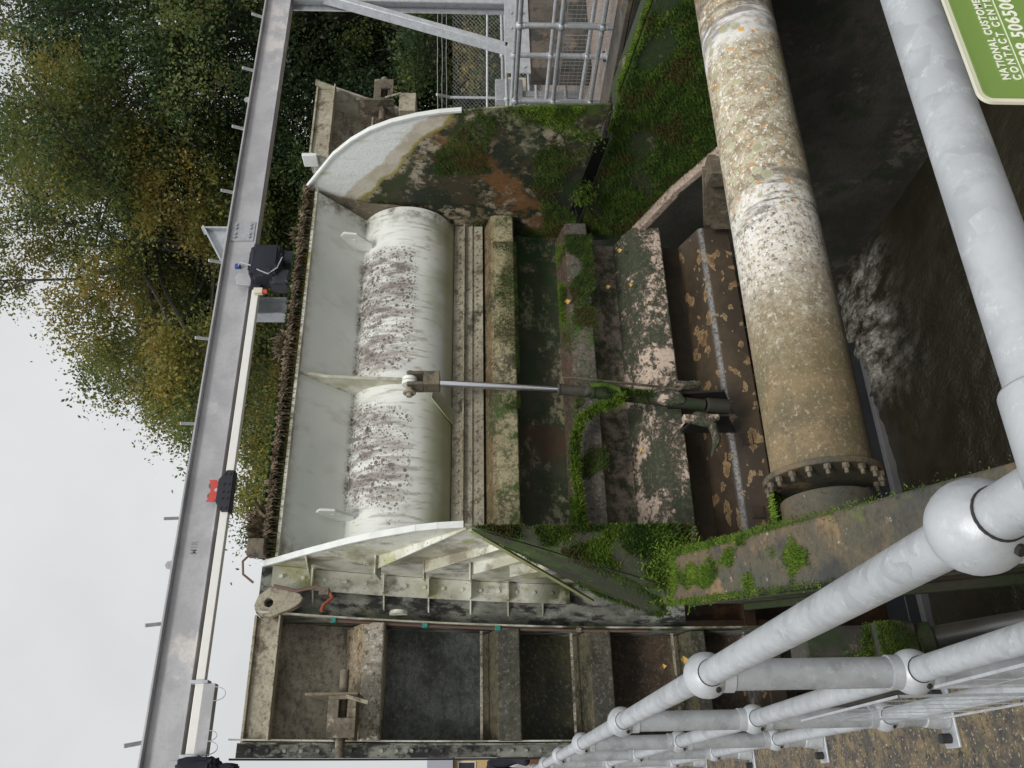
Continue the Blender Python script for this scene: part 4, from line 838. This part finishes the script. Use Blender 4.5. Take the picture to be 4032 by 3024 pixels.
for a, b in ((.84, 1.72), (1.88, 2.48)): mesh_panel(.188, a, .188, b, .25, .66, N1, .10, r=.0011)
RA0, RA1 = Vector((.403, .521, 1.172)), Vector((.703, .546, 1.152))
N2 = thing("handrail", "closest handrail, a single thick tube crossing the lower right corner", "handrail", (.6, .56, 0))
MB().tube([RA0-(RA1-RA0)*1.2, RA0+(RA1-RA0)*14], .0242, 40).build("rail", MT['galv'], N2)
MB().tube([RA0-(RA1-RA0)*1.2, RA0-(RA1-RA0)*.5], .030, 36).build("coupling", MT['galv'], N2, .003)
MB().tube([(.06, .493, 0), (.06, .493, 1.22)], .0315, 24).build("post", MT['galvd'], N2)
N3 = thing("handrail", "far-bank tube handrail with wire mesh, nearest to the right end of the gate", "handrail", (7.34, 5, .0))
yf_ = [2.9, 3.98, 5.04, 6.10, 7.16, 8.2]
for y in yf_: post(7.33, y, N3, z0=.0)
for z in RH: MB().tube([(7.33, 1.5, z), (7.33, 8.6, z)], .0255, 20).build("rail", MT['galv'], N3)
for a, b in zip(yf_[:-1], yf_[1:]): mesh_panel(7.29, a+.08, 7.29, b-.08, .12, .62, N3, .05)
N4 = thing("handrail", "second far-bank handrail parallel to the mesh one, across the walkway", "handrail", (8.04, 6, 0))
for y in (4.0, 5.05, 6.1, 7.12, 8.2): post(8.04, y, N4, z0=-.02)
for z in RH: MB().tube([(8.04, 2.5, z), (8.04, 8.6, z)], .0255, 18).build("rail", MT['galv'], N4)
def xrail(y, xs, label):
    N_ = thing("handrail", label, "handrail", (xs[0], y, 0))
    for x in xs: post(x, y, N_, 'x', z0=-.02)
    for z in RH: MB().tube([(xs[0]-.9, y, z), (xs[-1]+2.5, y, z)], .0255, 16).build("rail", MT['galv'], N_)
xrail(9.0, (9.25, 10.4, 11.55), "handrail behind the walkway, running away to the right"); xrail(10.2, (10.3, 11.5, 12.7, 13.9), "farthest handrail, just before the chain-link fence")

# sign on the near rail
SG = thing("sign", "green sign with cream edge and white lettering giving a contact centre number", "sign", (.78, .60, 1.0))
def rrect(x0, x1, z0, z1, r, y, n=8):
    P = []
    for cx, cz_, a0 in ((x1-r, z1-r, 0), (x0+r, z1-r, 90), (x0+r, z0+r, 180), (x1-r, z0+r, 270)):
        P += [(cx+r*math.cos(rad(a0+90*i/n)), y, cz_+r*math.sin(rad(a0+90*i/n))) for i in range(n+1)]
    return P
MB().prism(rrect(.622, .95, .88, 1.072, .014, .598), (0, .004, 0)).build("board", MT['sedge'], SG)
MB().prism(rrect(.6265, .9455, .8845, 1.0675, .010, .5965), (0, .0013, 0)).build("face", MT['sgreen'], SG)
def text(body, x, z, size, y, parent, mat, sx=1., name="lettering", rot=(math.pi/2, 0, 0), ext=.0004, sp=1.0):
    cu = bpy.data.curves.new(name, 'FONT'); cu.body = body; cu.size = size; cu.extrude = ext; cu.space_character = sp; cu.offset = size*.022
    o = bpy.data.objects.new(name, cu); C.objects.link(o); bpy.context.view_layer.update()
    me = bpy.data.meshes.new_from_object(o.evaluated_get(bpy.context.evaluated_depsgraph_get())); bpy.data.objects.remove(o)
    me.transform(Matrix.Translation((x, y, z)) @ Matrix.Rotation(rot[0], 4, 'X') @ Matrix.Diagonal((sx, 1, 1, 1))); me.materials.clear(); me.materials.append(mat)
    return link(name, me, parent)
text("NATIONAL CUSTOMER", .650, 1.0345, .0118, .5958, SG, MT['swhite'], .92, sp=1.15)
text("CONTACT CENTRE", .650, 1.0225, .0118, .5958, SG, MT['swhite'], .92, sp=1.5)
MB().box(.649, .80, .5955, .5963, 1.0185, 1.0193).build("underline", MT['swhite'], SG)
text("08708 506506", .651, .999, .0215, .5958, SG, MT['swhite'], .92, sp=1.1)
text("M1R", 2.25, 4.33, .09, 8.1935, B_, MT['chalk'], .8, ext=.0005, name="chalk_mark")
text("G 2", 5.30, 3.03, .07, 7.165, FG, MT['beige'], 1, ext=.002, name="welded_mark").rotation_euler = (0, 0, 0)

# ================================================================== far bank furniture
CB = thing("control_cabinet", "cream control box mounted behind the far rails", "cabinet", (10.05, 9.5, 0))
MB().box(9.88, 10.24, 9.5, 9.75, .76, 1.10).build("box", MT['cream'], CB, .012); MB().box(9.98, 10.06, 9.6, 9.7, -.02, .76).build("stand", MT['galvd'], CB)
CB2 = thing("control_cabinet", "grey metal cabinet standing beside the end plate of the gate", "cabinet", (9.75, 9.5, 0))
MB().box(9.50, 9.93, 9.25, 9.45, .84, 1.26).build("box", MT['galvd'], CB2, .012); MB().box(9.66, 9.76, 9.32, 9.40, -.02, .84).build("stand", MT['galvd'], CB2, .006)
LB = thing("flood_light", "small cream work lamp on a stem beside the far rails", "lamp", (10.9, 8.9, 0))
MB().box(10.83, 10.97, 8.80, 8.92, .74, .92).tube([(10.9, 8.78, .83), (10.9, 8.94, .83)], .07, 14).build("housing", MT['cream'], LB, .01); MB().tube([(10.9, 8.88, -.02), (10.9, 8.88, .75)], .02, 10).build("stem", MT['galvd'], LB)
MB().tube([(10.88, 8.8, .76), (10.8, 8.75, .52), (10.7, 8.7, .42), (10.6, 8.7, .55), (10.55, 8.7, .7)], .012, 8).build("cable", MT['rubber'], LB)
FN = thing("chain_link_fence", "chain-link fence with cranked posts and barbed wire before the dark trees", "fence", (14, 13, 0))
fa, fb = Vector((9.5, 15.9, 0)), Vector((20, 9.4, 0)); fd = (fb-fa).normalized(); Lf = (fb-fa).length
for i in range(6):
    p = fa+fd*(Lf*i/5); pp = MB().tube([p, p+Vector((0, 0, 2.1)), p+Vector((-.18, -.25, 2.38))], .03, 8).build("fence_post", MT['galv'], FN)
MB().tube([fa+Vector((0, 0, 1.30)), fb+Vector((0, 0, 1.30))], .024, 8).build("mid_rail", MT['galv'], FN)
mb = MB(); step = .085; n = int(Lf/step); H0, H1 = .0, 2.05
for i in range(-28, n):
    for s in (1, -1):
        a = i*step; b = a+(H1-H0); za, zb = (H0, H1)
        if a < 0: za = H0+(-a); a = 0
        if b > Lf: zb = H1-(b-Lf); b = Lf
        if za >= zb: continue
        if s < 0: a, b = Lf-a, Lf-b
        mb.tube([fa+fd*a+Vector((0, 0, za)), fa+fd*b+Vector((0, 0, zb))], .002, 3, False)
mb.build("chain_link", MT['galvd'], FN)
mb = MB()
for k, z in enumerate((2.18, 2.27, 2.36)):
    off = Vector((-.06*(k+1), -.085*(k+1), z)); mb.tube([fa+off+fd*(Lf*i/40)+Vector((0, 0, rnd.uniform(-.008, .008))) for i in range(41)], .006, 4, False)
mb.build("barbed_wire", MT['galvd'], FN)
# far house and the person glimpsed past the left edge of the gate
HS = thing("house", "low yellow-brick house with grey roof glimpsed beyond the left edge of the gate", "house", (-3, 45, 0))
MB().box(-8, 1.95, 45, 53, -.02, 2.6).build("wall", plain("yellow_brick", (.50, .36, .17), .8), HS)
MB().prism([(-8.4, 44.5, 2.62), (-8.4, 49, 4.1), (-8.4, 53.5, 2.62)], (10.6, 0, 0)).build("roof", plain("grey_roof_tiles", (.20, .20, .23), .7), HS)
for x in (-6, -3.4, -.8, 1.0): 
    wq = MB().box(x, x+.85, 44.95, 44.998, 1.5, 2.4).build("window", MT['alu'], HS); MB().box(x+.07, x+.78, 44.93, 44.949, 1.57, 2.33).build("pane", MT['slab'], wq)
def person():
    me = bpy.data.meshes.new("person"); x, y = .13, 9.3
    J = [((x, y, .95), .15), ((x, y, 1.15), .16), ((x, y, 1.38), .17), ((x, y-.01, 1.50), .07), ((x, y-.03, 1.64), .095), ((x-.20, y, 1.40), .07), ((x-.27, y-.05, 1.15), .055), ((x-.22, y-.25, 1.02), .045), ((x+.20, y, 1.40), .07), ((x+.27, y-.08, 1.15), .055), ((x+.22, y-.28, 1.05), .045),
         ((x-.10, y, .90), .10), ((x-.11, y-.02, .50), .07), ((x-.11, y, .08), .05), ((x-.11, y-.13, .04), .045), ((x+.10, y, .90), .10), ((x+.11, y-.02, .50), .07), ((x+.11, y, .08), .05), ((x+.11, y-.13, .04), .045)]
    E_ = [(0, 1), (1, 2), (2, 3), (3, 4), (2, 5), (5, 6), (6, 7), (2, 8), (8, 9), (9, 10), (0, 11), (11, 12), (12, 13), (13, 14), (0, 15), (15, 16), (16, 17), (17, 18)]
    me.from_pydata([j[0] for j in J], E_, []); o = link("person", me); k = o.modifiers.new("skin", 'SKIN'); 
    for v, j in zip(me.skin_vertices[0].data, J): v.radius = (j[1], j[1])
    me.skin_vertices[0].data[0].use_root = True; s = o.modifiers.new("sub", 'SUBSURF'); s.levels = 2; s.render_levels = 2
    me.materials.append(MT['cloth']); return tag(o, "person in dark navy jacket and trousers standing past the gate's left edge", "person")
pe = person()
MB().ball((.13, 9.27, 1.69), .115, 20, 14, (1, 1.1, .8)).build("cap", plain("blue_cap", (.03, .16, .45), .7), pe)

# ================================================================== trees
def leafmat(name):
    m = M(name); a = m.n("Attribute"); a.attribute_name = "leafcol"; a.attribute_type = 'GEOMETRY'
    tr = m.n("BsdfTranslucent"); mxs = m.n("MixShader"); mxs.inputs[0].default_value = .45
    m.l(a.outputs['Color'], m.b.inputs['Base Color']); m.l(a.outputs['Color'], tr.inputs[0]); m.b.inputs['Roughness'].default_value = .6
    m.l(m.b.outputs[0], mxs.inputs[1]); m.l(tr.outputs[0], mxs.inputs[2]); m.l(mxs.outputs[0], m.o.inputs[0]); return m.m
LM = leafmat("autumn_leaves"); BK = grime("dark_bark", ((.05, .045, .035), (.03, .027, .022)), [])
PALS = {'mix': [(.055, .085, .022), (.085, .115, .026), (.13, .14, .03), (.21, .19, .035), (.27, .19, .04)], 'green': [(.030, .060, .020), (.05, .09, .026), (.08, .125, .034), (.12, .145, .036), (.20, .15, .04)],
        'dark': [(.018, .035, .014), (.026, .052, .018), (.04, .07, .022), (.06, .085, .024), (.12, .11, .03)], 'gold': [(.08, .11, .028), (.13, .15, .03), (.22, .20, .035), (.34, .25, .04), (.32, .18, .04)]}
def tree(name, label, base, crown, rads, nclump, nleaf, pal, seed, lsize=.075, clr=.55, trunk_r=.3, lean=(0, 0), cat="tree", hollow=.35, yellowx=None, lowcut=None, shade=.22):
    rg = random.Random(seed); ng = np.random.default_rng(seed); base = Vector(base); cr_ = Vector(crown)
    root = thing(name, label, cat, base, "trees beyond the sluice" if cat == "tree" else "shrubs beyond the sluice")
    mb = MB(); forks = []
    tp = base.lerp(cr_, .62); mb.tube([base, base.lerp(tp, .5)+Vector((rg.uniform(-.2, .2), rg.uniform(-.2, .2), 0)), tp, cr_+Vector((0, 0, rads[2]*.3))], [trunk_r, trunk_r*.75, trunk_r*.5, trunk_r*.15], 8)
    cl = []
    nl = clumpy(seed*1.37, .22/max(.3, rads[0]/6.5)*1.6)
    lobes = []
    for i in range(34):
        v = Vector((rg.gauss(0, 1), rg.gauss(0, 1), rg.gauss(0, 1))).normalized(); q = rg.uniform(.35, .86)
        lobes.append((cr_+Vector((v.x*rads[0], v.y*rads[1], v.z*rads[2]))*q, rg.uniform(.20, .36)))
    while len(cl) < nclump:
        c0, lr = lobes[rg.randrange(len(lobes))]
        v = Vector((rg.gauss(0, 1), rg.gauss(0, 1), rg.gauss(.35, 1))).normalized()*(rg.uniform(.45, 1.05)*lr)
        p = c0+Vector((v.x*rads[0], v.y*rads[1], v.z*rads[2]*.8))
        if p.z < .3 or (lowcut and p.z < lowcut): continue
        cl.append(p)
    nb = min(90, nclump//6)
    for i in range(nb):
        p = cl[rg.randrange(len(cl))]; s0 = base.lerp(cr_+Vector((0, 0, rads[2]*.3)), rg.uniform(.45, .95)); m1 = s0.lerp(p, .5)+Vector((rg.gauss(0, .4), rg.gauss(0, .4), rg.gauss(.3, .3)))*rads[0]/6
        rr0 = trunk_r*rg.uniform(.09, .22); mb.tube([s0, s0.lerp(m1, .5)+Vector((rg.gauss(0, .15), rg.gauss(0, .15), .1)), m1, p], [rr0, rr0*.75, rr0*.5, rr0*.18], 5)
        for k in range(3):
            q = p+Vector((rg.gauss(0, .7), rg.gauss(0, .7), rg.gauss(0, .6))); mb.tube([m1.lerp(p, rg.random()), q], [rr0*.3, .008], 4, False)
    mb.build("trunk", BK, root)
    P = np.array([tuple(c) for c in cl]); K = len(P); N = K*nleaf
    base_c = np.repeat(P, nleaf, axis=0); cr2 = clr*(.6+.8*ng.random(K)); pos = base_c+ng.normal(0, 1, (N, 3))*np.repeat(cr2, nleaf)[:, None]*np.array([.6, .6, .42])
    d1 = ng.normal(0, 1, (N, 3)); d1 /= np.linalg.norm(d1, axis=1)[:, None]; d2 = np.cross(d1, ng.normal(0, 1, (N, 3))); d2 /= np.linalg.norm(d2, axis=1)[:, None]; d3 = np.cross(d1, d2)
    s_ = (lsize*(.55+.8*ng.random(N)))[:, None]
    q0 = pos-d1*s_; q1 = pos+d2*s_*.55+d3*s_*.15; q2 = pos+d1*s_; q3 = pos-d2*s_*.55+d3*s_*.15
    co = np.stack([q0, q1, q2, q3], 1).reshape(-1, 3)
    me = bpy.data.meshes.new("crown"); me.vertices.add(4*N); me.vertices.foreach_set("co", co.astype(np.float32).ravel()); me.loops.add(4*N); me.loops.foreach_set("vertex_index", np.arange(4*N, dtype=np.int32))
    me.polygons.add(N); me.polygons.foreach_set("loop_start", np.arange(0, 4*N, 4, dtype=np.int32)); me.update(calc_edges=True)
    pal_ = np.array(PALS[pal]); w_ = ng.random(K); ci = np.array([nl(Vector(tuple(p))*1.3)*1.1+shade for p in P])+ng.normal(0, .14, K)
    if yellowx is not None: ci += np.clip((yellowx-P[:, 0])*.045, -.25, .3)
    u = np.clip(np.repeat(ci, nleaf)+ng.normal(0, .09, N), 0, .999)*(len(pal_)-1); i0 = u.astype(int); f_ = (u-i0)[:, None]
    col = pal_[i0]*(1-f_)+pal_[np.minimum(i0+1, len(pal_)-1)]*f_; col *= (.85+.3*ng.random(N))[:, None]*np.repeat(.65+.8*ng.random(K), nleaf)[:, None]*1.05
    at = me.attributes.new("leafcol", 'FLOAT_COLOR', 'FACE'); at.data.foreach_set("color", np.concatenate([col, np.ones((N, 1))], 1).astype(np.float32).ravel())
    me.materials.append(LM); link("crown", me, root); return root
tree("oak_tree", "tall oak turning green to orange, filling the sky above the beam", (14.5, 19.5, 0), (13.5, 18.4, 9.2), (6.7, 5.5, 6.3), 2600, 100, 'mix', 11, .048, .42, .42, yellowx=15, hollow=.30)
tree("oak_tree", "dense darker green oak at the right of the photo", (20.0, 16.5, 0), (19.2, 15.8, 8.6), (6.8, 5.5, 8.0), 2100, 100, 'green', 23, .048, .44, .45, hollow=.25)
tree("maple_tree", "golden tree showing between the beam and the gate crest", (14.5, 30, 0), (13.0, 29.8, 6.6), (6.0, 4.2, 5.4), 1500, 90, 'gold', 31, .065, .6, .3, shade=.10, hollow=.2)
tree("oak_tree", "thin-crowned tree behind the golden one, branches showing against the sky", (21, 33, 0), (20, 32, 12), (8, 6, 8.5), 800, 80, 'mix', 47, .08, .75, .4, hollow=.35)
tree("evergreen_tree", "very dark tree low behind the chain-link fence", (22.5, 19, 0), (22, 18.5, 5.2), (8.0, 4.0, 5.6), 1300, 65, 'dark', 53, .07, .7, .35, hollow=.2)
tree("evergreen_tree", "dark bushy tree behind the right outer panel", (15.5, 20, 0), (15.0, 20.2, 4.2), (5.0, 3.2, 4.6), 900, 65, 'green', 59, .065, .65, .3, hollow=.2)
tree("shrub", "ivy-green bush leaning through the chain-link fence", (17, 13.6, 0), (17.2, 13.8, 1.8), (3.6, 1.4, 2.0), 420, 45, 'green', 61, .055, .4, .1, cat="shrub", hollow=.2)
tree("shrub", "dark laurel mass low behind the chain-link fence", (17.5, 20.5, 0), (17.0, 20.2, 1.9), (7.5, 1.8, 2.6), 800, 60, 'dark', 67, .07, .6, .1, cat="shrub", hollow=.1)
# a few fallen leaves and the pale scum on the ledges
mb = MB()
for (x, y, z) in [(5.45, 7.52, -.03), (5.02, 7.60, .12), (4.95, 7.46, -.10), (3.7, 7.66, .17), (3.05, 7.5, -.04), (1.0, 7.3, -.02), (.93, 7.28, -.25), (1.05, 7.3, -.2), (4.7, 7.40, .60), (2.2, 7.52, -.10)]:
    s_ = rnd.uniform(.02, .035); mb.add([(x-s_, y-.02, z), (x, y-.03, z+s_), (x+s_, y-.02, z+.005), (x, y-.045, z-s_)], [(0, 1, 2), (0, 2, 3)])
o = mb.build("fallen_leaves", plain("yellow_leaf", (.55, .36, .08), .7)); o['kind'] = 'stuff'; o['label'] = "yellow fallen leaves stuck to the girders"
